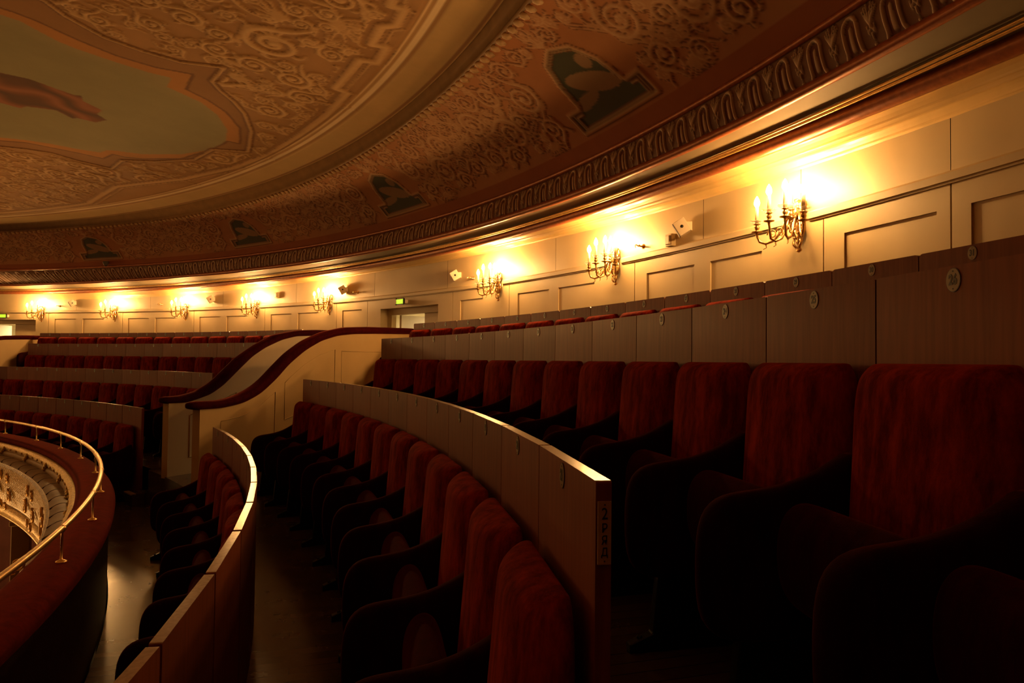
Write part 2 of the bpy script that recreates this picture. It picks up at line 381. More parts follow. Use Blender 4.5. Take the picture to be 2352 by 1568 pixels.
def doorway(i, L0, L1, open0, open1):
    """L0<L1; the leaf between open0 and open1 stands open on a lit lobby"""
    root = empty('door_%d' % i, wallpt((L0 + L1) / 2, WALLR + .16, FL['B']), kind='structure')
    org = root.location
    def piece(name, boxes, mat, parent=root):
        b = MB()
        for (a, c, r0, r1, z0, z1) in boxes:
            V = [tuple(Vector(wallpt(l, r, z)) - org) for l in (a, c) for r in (r0, r1) for z in (z0, z1)]
            b.add(V, [(0, 1, 3, 2), (4, 6, 7, 5), (0, 4, 5, 1), (2, 3, 7, 6), (0, 2, 6, 4), (1, 5, 7, 3)])
        return new_obj(name, b.mesh(name, mat), parent)
    r = WALLR + .165; zb = FL['B']; dt = .72
    piece('door_frame', [(L0, L0 + .05, r - .03, r + .06, zb, dt), (L1 - .12, L1, r - .03, r + .06, zb, dt), (L0, L1, r - .03, r + .06, dt, LINTEL)], M['wall'])
    leaf = piece('door_leaf', [(L0 + .05, open0, r, r + .045, zb, dt)] , M['wall'])
    piece('leaf_panel', [(L0 + .14, open0 - .1, r - .012, r, -.2, .42)], M['wall'], leaf)
    # open leaf swung into the lobby
    piece('door_leaf', [(open1 - .05, open1, r + .05, r + .75, zb, dt)], M['white'])
    # lobby shell
    R1 = 5.4; b = MB(); V = []
    a, c = L0 - .9, L1 + 1.2
    P = lambda l, rr, z: tuple(Vector(wallpt(l, rr, z)) - org)
    zt = .82
    for q in ([P(a, R1, zb), P(c, R1, zb), P(c, R1, zt), P(a, R1, zt)], [P(a, r + .07, zb), P(a, R1, zb), P(a, R1, zt), P(a, r + .07, zt)],
              [P(c, r + .07, zb), P(c, R1, zb), P(c, R1, zt), P(c, r + .07, zt)], [P(a, r + .07, zt), P(c, r + .07, zt), P(c, R1, zt), P(a, R1, zt)],
              [P(a, r + .07, zb), P(c, r + .07, zb), P(c, R1, zb), P(a, R1, zb)]):
        b.add(q, [(0, 1, 2, 3)])
    lob = new_obj('lobby_shell', b.mesh('lobby_shell', M['lobby'], recalc=False), root)
    piece('lobby_cornice', [(a, c, R1 - .1, R1, zt - .1, zt)], M['white'])
    lt = bpy.data.lights.new('lobby_lamp', 'AREA'); lt.energy = LOBBY; lt.color = (1, .74, .40); lt.size = .7
    x, y, z = wallpt((L0 + L1) / 2 + .2, 4.3, zt - .03)
    lo = new_obj('lobby_lamp', lt); lo.location = (x, y, z)
LOBBY = 110
M['lobby'] = mat_simple('lobby_paint', (.72, .66, .5), .6, scale=3, var=.03)
doorway(1, -1.31, .26, -.72, .03)
doorway(2, 10.45, 12.05, 11.15, 11.95)

# ------------------------------------------------------------------ cornice rings and frieze
def lerp_r(k0, k1, f, dr=0): return lambda T: ring_r(k0, T) * (1 - f) + ring_r(k1, T) * f + dr
def cornice():
    Ts = full(); z1, z2, z3, z4, z5, z6 = [RZ['c%d' % i] for i in range(1, 7)]
    # soffit from the wall plus stepped mouldings up to the red roll
    prof = [(WALLR + .02, lambda T: z_wall_top(T) + .10)]
    for f0, f1, up in ((0, .10, .012), (.10, .13, -.010), (.13, .36, .022), (.36, .40, -.010), (.40, .50, .012), (.50, .54, -.010), (.54, .80, .024), (.80, .85, -.012), (.85, .97, .014)):
        for k in range(6):
            f = f0 + (f1 - f0) * k / 5; prof.append((lerp_r('c1', 'c2', f), (lambda T, f=f, w=up * sin(pi * k / 5): z_wall_top(T) * (1 - f) + (z2 + .01) * f + w)))
    new_obj('trim_2', ringmesh('stepped_cornice', prof, Ts, M['cornice'], False, True), kind='structure')
    def roll(name, key, dz, dr, R, mat, n=10, f=None):
        pr = []
        for k in range(n + 1):
            t = 2 * pi * k / n
            if f is None: pr.append(((lambda T, c=cos(t): ring_r(key, T) + dr + R * c), RZ[key] + dz + R * sin(t)))
            else: pr.append(((lambda T, c=cos(t): ring_r(key, T) * (1 - f) + ring_r('c3', T) * f + dr + R * c), RZ[key] * (1 - f) + z3 * f + dz + R * sin(t)))
        new_obj(name, ringmesh(name, pr, Ts, mat, True, True), kind='structure')
    roll('trim_3', 'c2', .012, -.01, .052, M['torus'])
    roll('trim_4', 'c3', .0, -.01, .034, M['torus'])
    roll('trim_5', 'c4', .005, -.01, .024, M['torus'])
    roll('trim_6', 'c2', -.004, -.02, .010, M['gilt'], f=.30)
    roll('trim_7', 'c2', -.004, -.02, .008, M['gilt'], f=.38)
    new_obj('trim_8', ringmesh('soffit_band', [(lerp_r('c2', 'c3', 0, .02), z2 + .03), (lerp_r('c2', 'c3', .5), (z2 + z3) / 2 + .01), (lerp_r('c2', 'c3', 1, .02), z3 + .02)], Ts, M['soffit'], True, True), kind='structure')
    # moulding between the bead row and the ceiling field
    c = [(0, 0), (.18, .05), (.25, .0), (.45, .06), (.55, .02), (.8, .08), (.9, .03), (1, .02)]
    pr = [(lerp_r('c5', 'c6', f, 0), z5 + (z6 - z5) * f + u * .5) for f, u in c]
    new_obj('trim_9', ringmesh('inner_moulding', pr, Ts, M['cornice2'], True, True), kind='structure')
    # egg beads
    b = MB(); T, A = None, None
    Tf = np.linspace(-.85, 1.1, 4000); X, Y = pt(ring_r('c5', Tf), Tf); L = np.concatenate([[0], np.cumsum(np.hypot(np.diff(X), np.diff(Y)))])
    n = int(L[-1] / .115)
    for i in range(n):
        l = i * .115; t = float(np.interp(l, L, Tf)); x, y = pt(float(ring_r('c5', t)) + .02, t); nx, ny = nrm(t)
        V = []; ns, nr = 6, 5
        for a in range(nr):
            ph = -pi / 2 + pi * a / (nr - 1)
            for k in range(ns):
                th = 2 * pi * k / ns; u = .034 * cos(ph) * cos(th); v = .05 * sin(ph); w = .03 * cos(ph) * sin(th)
                V.append((x + nx * v - ny * u, y + ny * v + nx * u, z5 - .012 + w + ZO))
        F = [(a * ns + k, a * ns + (k + 1) % ns, (a + 1) * ns + (k + 1) % ns, (a + 1) * ns + k) for a in range(nr - 1) for k in range(ns)]
        b.add(V, F)
    new_obj('trim_10', b.mesh('bead_row', M['gilt2'], True), kind='structure')
M['cornice2'] = mat_simple('brown_gilt_moulding', (.30, .17, .07), .4, scale=8, var=.15)
M['gilt2'] = mat_simple('dull_gilt_beads', (.62, .42, .22), .45, scale=20, var=.2)
cornice()

# ---- raster of painted ornament: a height field of ribbons
class Raster:
    def __init__(s, x0, x1, y0, y1, res):
        s.x0, s.y0, s.res = x0, y0, res; s.w = int((x1 - x0) / res) + 1; s.h = int((y1 - y0) / res) + 1
        s.H = np.zeros((s.h, s.w), np.float32)
    def stroke(s, pts, w0, w1=None, hgt=1.0, wrap=None):
        w1 = w0 if w1 is None else w1
        P = np.asarray(pts, float); d = np.hypot(*np.diff(P, axis=0).T); L = np.concatenate([[0], np.cumsum(d)])
        if L[-1] <= 0: return
        n = max(2, int(L[-1] / max(min(w0, w1) * .35, s.res * .5)) + 1); q = np.linspace(0, L[-1], n)
        X = np.interp(q, L, P[:, 0]); Y = np.interp(q, L, P[:, 1]); Wd = np.linspace(w0, w1, n)
        for x, y, w in zip(X, Y, Wd):
            for off in ((0,) if wrap is None else (0, wrap, -wrap)):
                i0 = int((x + off - w - s.x0) / s.res); i1 = int((x + off + w - s.x0) / s.res) + 2; j0 = int((y - w - s.y0) / s.res); j1 = int((y + w - s.y0) / s.res) + 2
                i0, j0 = max(i0, 0), max(j0, 0); i1, j1 = min(i1, s.w), min(j1, s.h)
                if i1 <= i0 or j1 <= j0: continue
                gx = s.x0 + np.arange(i0, i1) * s.res - x - off; gy = s.y0 + np.arange(j0, j1) * s.res - y
                dd = (gx[None] ** 2 + gy[:, None] ** 2) / (w * w)
                hh = hgt * np.sqrt(np.clip(1 - dd, 0, 1)); np.maximum(s.H[j0:j1, i0:i1], hh, out=s.H[j0:j1, i0:i1])
    def sample(s, X, Y, A=None):
        A = s.H if A is None else A
        fx = np.clip((X - s.x0) / s.res, 0, s.w - 1.001); fy = np.clip((Y - s.y0) / s.res, 0, s.h - 1.001)
        i = fx.astype(int); j = fy.astype(int); u = fx - i; v = fy - j
        return A[j, i] * (1 - u) * (1 - v) + A[j, i + 1] * u * (1 - v) + A[j + 1, i] * (1 - u) * v + A[j + 1, i + 1] * u * v
def spiral(cx, cy, R, turns=2.0, a0=0., sgn=1, n=60, r1=.12):
    t = np.linspace(0, 1, n); r = R * (1 - t) ** 1.0 * (1 - r1) + R * r1; a = a0 + sgn * 2 * pi * turns * t
    return np.stack([cx + r * np.cos(a), cy + r * np.sin(a)], 1)
def scroll(R_, cx, cy, R, w, a0=0, sgn=1, wrap=None, leaf=True):
    R_.stroke(spiral(cx, cy, R, 1.9, a0, sgn), w, w * .55, 1, wrap)
    R_.stroke([(cx, cy), (cx + w * .4, cy)], w * 1.1, w * 1.1, 1, wrap)
    # tail leaving the spiral and small leaves
    tx, ty = -math.sin(a0) * -sgn, math.cos(a0) * -sgn; sx, sy = cx + R * math.cos(a0), cy + R * math.sin(a0)
    P = [(sx + tx * R * 1.4 * u + math.cos(a0) * R * .7 * u * u, sy + ty * R * 1.4 * u + math.sin(a0) * R * .7 * u * u) for u in np.linspace(0, 1, 14)]
    R_.stroke(P, w, w * .3, .95, wrap)
    if leaf:
        for k in range(5):
            a = a0 + sgn * (k * 1.15 + .5); x, y = cx + R * 1.02 * math.cos(a), cy + R * 1.02 * math.sin(a)
            P = [(x + R * .42 * u * math.cos(a + sgn * (.5 + u)), y + R * .42 * u * math.sin(a + sgn * (.5 + u))) for u in np.linspace(0, 1, 8)]
            R_.stroke(P, w * .75, w * .2, .8, wrap)
def inside(poly, X, Y):
    P = np.asarray(poly, float); c = np.zeros(X.shape, bool); j = len(P) - 1
    for i in range(len(P)):
        xi, yi = P[i]; xj, yj = P[j]
        if yi != yj:
            c ^= ((yi > Y) != (yj > Y)) & (X < (xj - xi) * (Y - yi) / (yj - yi) + xi)
        j = i
    return c
def dist_line(pts, X, Y, closed=False):
    P = np.asarray(pts, float)
    if closed: P = np.vstack([P, P[:1]])
    D = np.full(X.shape, 9e9)
    for (x0, y0), (x1, y1) in zip(P[:-1], P[1:]):
        dx, dy = x1 - x0, y1 - y0; l = dx * dx + dy * dy + 1e-12; t = np.clip(((X - x0) * dx + (Y - y0) * dy) / l, 0, 1)
        D = np.minimum(D, (X - x0 - t * dx) ** 2 + (Y - y0 - t * dy) ** 2)
    return np.sqrt(D)
def mixc(C, m, col):
    m = np.clip(m, 0, 1)[..., None]; return C * (1 - m) + np.asarray(col) * m
def colour_mesh(name, V, F, C, mat, uv=None):
    V = np.ascontiguousarray(V, np.float32); F = np.ascontiguousarray(F, np.int32)
    me = bpy.data.meshes.new(name); me.vertices.add(len(V)); me.vertices.foreach_set('co', V.ravel())
    me.loops.add(F.size); me.loops.foreach_set('vertex_index', F.ravel()); me.polygons.add(len(F))
    me.polygons.foreach_set('loop_start', np.arange(0, F.size, 4, dtype=np.int32)); me.polygons.foreach_set('loop_total', np.full(len(F), 4, np.int32))
    me.update(calc_edges=True); me.materials.append(mat)
    ca = me.color_attributes.new('Col', 'FLOAT_COLOR', 'POINT'); ca.data.foreach_set('color', np.concatenate([C, np.ones((len(C), 1))], 1).astype(np.float32).ravel())
    me.polygons.foreach_set('use_smooth', np.ones(len(F), bool)); return me
def gridfaces(m, n, closed=False):
    i = np.arange(m - 1)[:, None]; j = np.arange(n - (0 if closed else 1))[None]; jn = (j + 1) % n
    a = i * n + j; b = i * n + jn; c = (i + 1) * n + jn; d = (i + 1) * n + j
    return np.stack(np.broadcast_arrays(a, b, c, d), -1).reshape(-1, 4)

def cove():
    per = 4.20; hgt = 1.2; L0c = -1.76          # one painted module, centred on a medallion
    R = Raster(0, per, 0, hgt, .008); cx = per / 2; rnd = random.Random(3)
    # figure panels: greenish cartouche with a reclining figure in it
    st = lambda p, w0, w1=None, h=1.: R.stroke(p, w0, w1, h, per)
    pan = [(cx - .52, .22), (cx + .52, .22), (cx + .52, .42), (cx + .34, .42), (cx + .30, .66), (cx + .2, .84), (cx, .92), (cx - .2, .84), (cx - .30, .66), (cx - .34, .42), (cx - .52, .42), (cx - .52, .22)]
    st(pan, .022); st([(x * .9 + cx * .1, y * .9 + .055) for x, y in pan], .010, None, .7)
    for sx in (-1, 1):
        st([(cx + sx * .44, .27), (cx + sx * .44, .37), (cx + sx * .36, .37)], .012)
        # interlaced straps and scrolls on either side
        for k, (u, v, r, w, a, sg) in enumerate([(.78, .75, .17, .030, 2.2, 1), (1.12, .95, .13, .026, .3, -1), (.82, .40, .12, .026, 4.2, -1), (1.35, .55, .19, .032, 1.0, 1), (1.72, .82, .16, .03, 3.2, -1),
                                                (1.10, .60, .10, .022, 5.5, 1), (1.55, .34, .11, .024, .6, 1), (1.90, .42, .12, .024, 2.6, -1), (.62, 1.02, .10, .02, 1.0, 1), (1.45, 1.02, .11, .02, 4.0, 1)]):
            scroll(R, cx + sx * u, v, r, w, a if sx > 0 else pi - a, sg * sx, per)
        for k in range(7):
            x = cx + sx * (.62 + k * .2); y = .3 + .45 * abs(math.sin(k * 1.7))
            st([(x, y), (x + sx * .22, y + .16), (x + sx * .44, y + .05)], .016, None, .85)
            st([(x, y + .35), (x + sx * .2, y + .2), (x + sx * .5, y + .42)], .016, None, .8)
        for k in range(9):      # fan of pendants along the lower edge
            a = -pi / 2 + (k - 4) * .3; st([(cx + sx * 1.0, .30), (cx + sx * 1.0 + .17 * math.cos(a), .30 + .17 * math.sin(a))], .016, .01, .9)
    got = [(cx + sx * u, v, q) for sx in (-1, 1) for u, v, q in ((.78, .75, .17), (1.12, .95, .13), (.82, .40, .12), (1.35, .55, .19), (1.72, .82, .16), (1.10, .60, .10), (1.55, .34, .11), (1.90, .42, .12), (.62, 1.02, .10), (1.45, 1.02, .11))]
    for k in range(1500):
        x, y, q = rnd.uniform(0, per), rnd.uniform(.27, 1.12), rnd.choice((.05, .07, .09))
        if abs(x - cx) < .62 and y < 1.0: continue
        if min(math.hypot(x - a, y - b) - c_ * 1.02 for a, b, c_ in got) < q: continue
        got.append((x, y, q)); scroll(R, x, y, q, .016, rnd.uniform(0, 6.28), rnd.choice((-1, 1)), per, True)
    for k in range(26):
        x, y, a = rnd.uniform(0, per), rnd.uniform(.35, 1.0), rnd.uniform(-.7, .7)
        if abs(x - cx) < .7: continue
        for d_ in (0, .035): st([(x, y + d_), (x + .22 * math.cos(a), y + d_ + .22 * math.sin(a)), (x + .36 * math.cos(a + .5), y + d_ + .36 * math.sin(a + .5))], .010, None, .8)
    for k in range(7):
        a = pi / 2 + (k - 3) * .35; st([(cx, .95), (cx + .16 * math.cos(a), .95 + .16 * math.sin(a))], .018, .01)
    gx = np.arange(R.w) * R.res; gy = np.arange(R.h) * R.res; GX, GY = np.meshgrid(gx, gy)
    pm = inside(pan[:-1], GX, GY)
    fig = (((GX - cx + .05) / .26) ** 2 + ((GY - .56 - .35 * (GX - cx)) / .10) ** 2 < 1) | (((GX - cx + .16) / .07) ** 2 + ((GY - .70) / .07) ** 2 < 1) | (((GX - cx - .2) / .2) ** 2 + ((GY - .46 + .1 * (GX - cx)) / .055) ** 2 < 1)
    # grid
    Tf = np.linspace(-.85, .95, 5200); Xf, Yf = pt(1.2, Tf); Lf = np.concatenate([[0], np.cumsum(np.hypot(np.diff(Xf), np.diff(Yf)))]); Lf -= np.interp(0, Tf, Lf)
    nL = 1750; nv = 92; Lg = np.linspace(Lf[0] + .05, Lf[-1] - .05, nL); Tg = np.interp(Lg, Lf, Tf); v = np.linspace(0, 1, nv)
    r4, r5 = ring_r('c4', Tg), ring_r('c5', Tg)
    bul = np.sin(v * pi) * .045
    RR = (1 - v[:, None]) * r4[None] + v[:, None] * r5[None] + bul[:, None]; ZZ = RZ['c4'] + (RZ['c5'] - RZ['c4']) * v + bul
    u = np.mod(Lg - L0c + cx, per); U = np.broadcast_to(u[None], (nv, nL)); VV = np.broadcast_to((v * hgt)[:, None], (nv, nL))
    H = R.sample(U, VV); P_ = R.sample(U, VV, pm.astype(np.float32)); Fg = R.sample(U, VV, fig.astype(np.float32))
    H = H * np.clip((VV - .16) / .03, 0, 1) * np.clip((1.19 - VV) / .02, 0, 1)
    RR2 = RR + 0; TT = np.broadcast_to(Tg[None], RR.shape)
    X, Y = pt(RR2 - H * .006, TT); Zz = np.broadcast_to(ZZ[:, None], RR.shape) - H * .008 + ZO
    C = np.zeros((nv, nL, 3)) + np.array([.52, .225, .095])
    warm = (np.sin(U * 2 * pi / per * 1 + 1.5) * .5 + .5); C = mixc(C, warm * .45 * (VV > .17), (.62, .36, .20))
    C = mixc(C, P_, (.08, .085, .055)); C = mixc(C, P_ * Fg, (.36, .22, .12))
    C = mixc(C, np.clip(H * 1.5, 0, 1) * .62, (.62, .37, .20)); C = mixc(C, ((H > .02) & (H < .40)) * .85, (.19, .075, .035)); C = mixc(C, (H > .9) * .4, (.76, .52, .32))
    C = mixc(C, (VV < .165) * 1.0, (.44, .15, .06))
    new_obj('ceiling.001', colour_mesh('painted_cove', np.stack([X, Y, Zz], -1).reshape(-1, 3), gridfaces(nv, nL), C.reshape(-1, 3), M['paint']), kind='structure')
    # plain cove for the far side of the hall
    Ts = np.linspace(.94, 2 * pi - .84, 120)
    new_obj('ceiling.002', ringmesh('plain_cove', [('c4', RZ['c4']), (lerp_r('c4', 'c5', .5, .04), 2.2), ('c5', RZ['c5'])], Ts, M['plain_cove']), kind='structure')
M['plain_cove'] = mat_simple('brown_cove_paint', (.34, .15, .07), .7, scale=4, var=.2)
cove()

def frieze():
    per = .265; hg = .26; R = Raster(0, per, 0, hg, .0025)
    st = lambda p, w0, w1=None, h=1.: R.stroke(p, w0, w1, h, per)
    cx = per * .5; a = .047
    U = [(cx - a - .016, .01), (cx - a, .05), (cx - a, .16)] + [(cx + a * math.cos(t), .165 + .055 * math.sin(t)) for t in np.linspace(pi, 0, 12)] + [(cx + a, .16), (cx + a, .05), (cx + a + .016, .01)]
    st(U, .012); st([(cx, .06), (cx, .16)], .018, .014, .55)
    for sx in (-1, 1):        # palmette between arches
        for k in range(3): st([(0, .12), (sx * (.008 + .014 * k), .19), (sx * (.018 + .014 * k), .235 - .012 * k)], .005, .004, .8)
        st([(0, .12), (sx * .018, .09), (sx * .024, .13)], .006, .004, .8)
    st([(0, .03), (0, .034)], .010, None, .9); st([(0, .06), (0, .09)], .006, .008, .7)
    Tf = np.linspace(-.85, .95, 5200); rm = (ring_r('c3', Tf) + ring_r('c4', Tf)) / 2; Xf, Yf = pt(rm, Tf); Lf = np.concatenate([[0], np.cumsum(np.hypot(np.diff(Xf), np.diff(Yf)))])
    nL = 5200; nv = 30; Lg = np.linspace(0, Lf[-1], nL); Tg = np.interp(Lg, Lf, Tf); v = np.linspace(0, 1, nv)
    r3, r4 = ring_r('c3', Tg), ring_r('c4', Tg); bul = -np.sin(v * pi) * .02
    RR = (1 - v[:, None]) * r3[None] + v[:, None] * r4[None] + bul[:, None]; ZZ = RZ['c3'] + (RZ['c4'] - RZ['c3']) * v
    U_ = np.broadcast_to(np.mod(Lg, per)[None], RR.shape); VV = np.broadcast_to((v * hg)[:, None], RR.shape); H = R.sample(U_, VV)
    X, Y = pt(RR - H * .016, np.broadcast_to(Tg[None], RR.shape)); Zz = np.broadcast_to(ZZ[:, None], RR.shape) + ZO
    C = np.zeros(RR.shape + (3,)) + np.array([.26, .14, .09])
    C = mixc(C, (np.abs(U_ - per / 2) < .04) & (VV < .2) & (H < .1), (.20, .075, .04)); C = mixc(C, H * 1.5, (.74, .58, .46)); C = mixc(C, ((H > .02) & (H < .3)) * .6, (.08, .045, .03))
    new_obj('ceiling.003', colour_mesh('arched_frieze', np.stack([X, Y, Zz], -1).reshape(-1, 3), gridfaces(nv, nL), C.reshape(-1, 3), M['relief']), kind='structure')
    Ts = np.linspace(.94, 2 * pi - .84, 120)
    new_obj('ceiling.004', ringmesh('plain_frieze', [('c3', RZ['c3']), ('c4', RZ['c4'])], Ts, M['plain_cove']), kind='structure')
frieze()

def _sc(L): return [(x * 1.0186, y * 1.0186) for x, y in L]
SKY = _sc([(-4.58, 6.13), (-4.46, 6.22), (-4.4, 6.38), (-4.33, 6.55), (-4.22, 6.68), (-3.96, 6.88), (-3.72, 7.04), (-3.53, 7.11), (-3.69, 7.35), (-3.6, 7.48), (-3.47, 7.67), (-3.42, 7.99), (-3.48, 8.41), (-3.66, 8.81), (-3.97, 9.15), (-4.53, 9.47), (-5.14, 9.62), (-5.51, 9.57), (-5.63, 9.59), (-5.78, 9.7), (-6.06, 9.64), (-6.34, 9.52), (-6.64, 9.45), (-6.98, 9.42), (-13, 8.6), (-13, 5), (-6, 4.6)])
BRD = _sc([(-4.49, 6.01), (-4.39, 6.08), (-4.28, 6.2), (-4.1, 6.48), (-3.88, 6.73), (-3.59, 6.9), (-3.24, 6.97), (-3.49, 7.36), (-3.36, 7.58), (-3.27, 7.88), (-3.29, 8.32), (-3.43, 8.7), (-3.5, 8.85), (-3.63, 8.8), (-3.97, 9.15), (-4.62, 9.65), (-5.24, 9.81), (-5.47, 9.81), (-5.62, 9.73), (-5.88, 9.95), (-6.15, 9.8), (-6.44, 9.67), (-6.71, 9.55), (-7.07, 9.55), (-13.2, 8.8), (-13.2, 4.8), (-6, 4.4)])
OUT = _sc([(-4.27, 5.71), (-4.11, 5.72), (-3.97, 5.8), (-3.94, 6.04), (-3.79, 6.37), (-3.54, 6.57), (-3.24, 6.72), (-2.83, 6.73), (-3.1, 7.08), (-3.1, 7.3), (-3.06, 7.53), (-3.06, 7.86), (-3.17, 8.36), (-3.38, 8.86), (-3.49, 9.1), (-3.97, 9.15), (-4.43, 9.63), (-5.09, 9.87), (-5.61, 9.94), (-5.99, 10.35), (-6.36, 10.13), (-6.58, 9.89), (-6.89, 9.81), (-7.24, 9.78), (-13.4, 9.1), (-13.4, 4.5), (-6, 4.1)])
FIG = _sc([(-5.5, 7.39), (-5.25, 7.49), (-4.98, 7.81), (-4.89, 7.82), (-4.96, 7.97), (-4.87, 8.19), (-5.01, 8.33), (-4.99, 8.49), (-5.19, 8.6), (-5.37, 8.51), (-5.44, 8.54), (-5.5, 8.32), (-5.83, 8.28), (-5.95, 8.35), (-6.11, 8.23), (-6.6, 7.9), (-6.3, 7.2)])
TRI = [_sc(q) for q in [[(-3.1, 7.08), (-2.64, 7.15), (-2.2, 7.25), (-1.75, 7.36)], [(-5.61, 9.94), (-5.34, 10.35), (-4.93, 10.73)], [(-3.38, 8.86), (-3.34, 9.1), (-3.28, 9.31)]]]
SPI = [(x * 1.0186, y * 1.0186, r) for x, y, r in [(-3.17, 6.01, .12), (-2.79, 5.83, .15), (-2.15, 6.12, .27), (-2.19, 6.81, .18), (-3.65, 6.04, .11), (-2.71, 7.67, .17), (-2.92, 8.14, .12), (-3.02, 8.47, .10), (-2.38, 7.48, .11), (-3.2, 8.98, .10), (-1.12, 5.45, .10), (-1.79, 6.01, .08), (-1.5, 5.5, .1), (-1.44, 6.1, .08), (-1.75, 5.5, .10), (-3.3, 5.5, .15), (-2.4, 5.4, .17), (-2.75, 6.35, .14), (-1.6, 6.5, .10), (-2.0, 7.0, .1)]]
FRET = _sc([(-.85, 4.7), (-.98, 4.75), (-.91, 5.11), (-.96, 5.26), (-.85, 5.27), (-.96, 5.54), (-1.09, 5.59), (-1.23, 5.91), (-1.1, 5.92), (-1.24, 6.23), (-1.4, 6.23), (-1.79, 6.9), (-1.68, 6.96), (-2.07, 7.63), (-2.56, 8.31), (-3.18, 9.1), (-3.92, 9.78), (-5.0, 10.53), (-6.4, 11.2)])
def ceiling():
    CX, CY = PE['ex'], PE['ey']; z6 = RZ['c6']; HD = .9
    nT = 1250; nS = 430; nout = 120
    Tg = np.concatenate([np.linspace(-.85, .95, nT), np.linspace(.95, 2 * pi - .85, nout)[1:-1]])
    s = np.concatenate([np.linspace(1, .42, nS), np.linspace(.42, 0.002, 24)[1:]])
    X6, Y6 = pt(ring_r('c6', Tg), Tg); X = CX + s[:, None] * (X6 - CX)[None]; Y = CY + s[:, None] * (Y6 - CY)[None]
    R = Raster(-12.4, 1.5, 3.5, 14.5, .011); rnd = random.Random(5)
    for k, (x, y, r) in enumerate(SPI): scroll(R, x, y, r, max(.024, r * .2), rnd.uniform(0, 6.28), 1 if k % 2 else -1)
    for k in range(9):
        a = k * 2 * pi / 9; R.stroke([(-2.15, 6.12), (-2.15 + .15 * math.cos(a), 6.12 + .15 * math.sin(a))], .035, .015, .8)
    # acanthus fans
    for (x, y, a0, r) in ((-1.55, 5.75, .3, .3), (-1.9, 5.75, 3.4, .25), (-1.25, 5.8, -.6, .22)):
        for k in range(7):
            a = a0 + (k - 3) * .28; R.stroke([(x, y), (x + r * .6 * math.cos(a), y + r * .6 * math.sin(a)), (x + r * math.cos(a + .2), y + r * math.sin(a + .2))], .026, .012, .9)
    got = [(a, b, c) for a, b, c in SPI]
    for k in range(9000):
        x, y = rnd.uniform(-12, -.8), rnd.uniform(4, 13.2); q = rnd.choice((.07, .09, .12, .16, .2))
        if min(math.hypot(x - a, y - b) - c * 1.08 for a, b, c in got) < q: continue
        got.append((x, y, q)); scroll(R, x, y, q, q * .2, rnd.uniform(0, 6.28), rnd.choice((-1, 1)))
        for j in range(3):
            a = rnd.uniform(0, 6.28); p = [(x + q * 1.1 * math.cos(a), y + q * 1.1 * math.sin(a)), (x + q * 1.6 * math.cos(a + .35), y + q * 1.6 * math.sin(a + .35)), (x + q * 1.9 * math.cos(a + .8), y + q * 1.9 * math.sin(a + .8))]
            R.stroke(p, q * .22, q * .06, .85)
    xx = np.arange(R.w) * R.res + R.x0; yy = np.arange(R.h) * R.res + R.y0; GX, GY = np.meshgrid(xx, yy)
    dO = dist_line(OUT, GX, GY, True); inO = inside(OUT, GX, GY); tail = [tuple(float(v) for v in pt(float(ring_r('c6', t)) - .62, t)) for t in np.linspace(.36, .95, 14)]; FR = FRET + tail
    field = inside(FR + [(-13, 3.6), (-1.0, 3.6)], GX, GY); dF = dist_line(FR, GX, GY)
    R.H *= field & ~inO & (dO > .07) & (dF > .10)
    base = R.H.copy()
    for L_ in TRI: R.stroke(L_, .028, None, .9); R.stroke([(x + .07, y + .07) for x, y in L_], .012, None, .7)
    R.stroke(OUT + OUT[:1], .022, None, .9); R.stroke(FR, .052, None, 1.0); R.stroke([(x + .09, y + .05) for x, y in FR], .016, None, .7)
    C = np.zeros(GX.shape + (3,)) + np.array([.40, .215, .082])
    C = mixc(C, ~field, (.44, .25, .105)); C = mixc(C, inO, (.30, .15, .055)); iB = inside(BRD, GX, GY); iS = inside(SKY, GX, GY); C = mixc(C, iB, (.44, .20, .055))
    C = mixc(C, iS, (.27, .245, .125)); dS = dist_line(SKY, GX, GY, True); C = mixc(C, iS * np.clip(1 - dS / .25, 0, 1) * .35, (.36, .30, .16))
    figm = inside(FIG, GX, GY)
    fold = np.sin((GX * .75 + GY * .2) * 15 - GY * 9 + np.sin(GX * 7 + GY * 3) * 1.6 + np.sin(GY * 13) * .8); C = mixc(C, figm, (.20, .075, .035)); C = mixc(C, figm * np.clip(fold - .1, 0, 1), (.32, .12, .06)); C = mixc(C, figm * np.clip(-fold - .2, 0, 1), (.08, .04, .025))
    dB = dist_line(BRD, GX, GY, True); C = mixc(C, (dB < .016), (.17, .075, .03))
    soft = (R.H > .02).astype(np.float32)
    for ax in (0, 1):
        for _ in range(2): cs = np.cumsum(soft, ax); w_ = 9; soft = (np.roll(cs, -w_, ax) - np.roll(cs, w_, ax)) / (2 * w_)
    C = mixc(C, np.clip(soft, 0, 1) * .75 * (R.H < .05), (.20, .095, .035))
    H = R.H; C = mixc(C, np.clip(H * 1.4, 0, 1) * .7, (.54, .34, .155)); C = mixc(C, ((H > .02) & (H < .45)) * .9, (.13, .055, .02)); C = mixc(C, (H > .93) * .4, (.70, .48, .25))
    # pale seams and the dark outline round the medallion
    C = mixc(C, (np.abs(dO - .035) < .012), (.18, .08, .03))
    ch = [R.sample(X, Y, C[..., k].astype(np.float32)) for k in range(3)]; Hs = R.sample(X, Y)
    ins = (X > R.x0) & (X < R.x0 + R.w * R.res) & (Y > R.y0) & (Y < R.y0 + R.h * R.res)
    Cc = np.stack(ch, -1); Cc[~ins] = (.6, .36, .16); Hs = Hs * ins
    S = np.broadcast_to(s[:, None], X.shape)
    # concentric bands near the rim: plain cream band, then painted mouldings
    rim = (1 - S) * 12.9
    k = rim < .33; Cc[k] = (.60, .42, .19); Hs = Hs * ~k
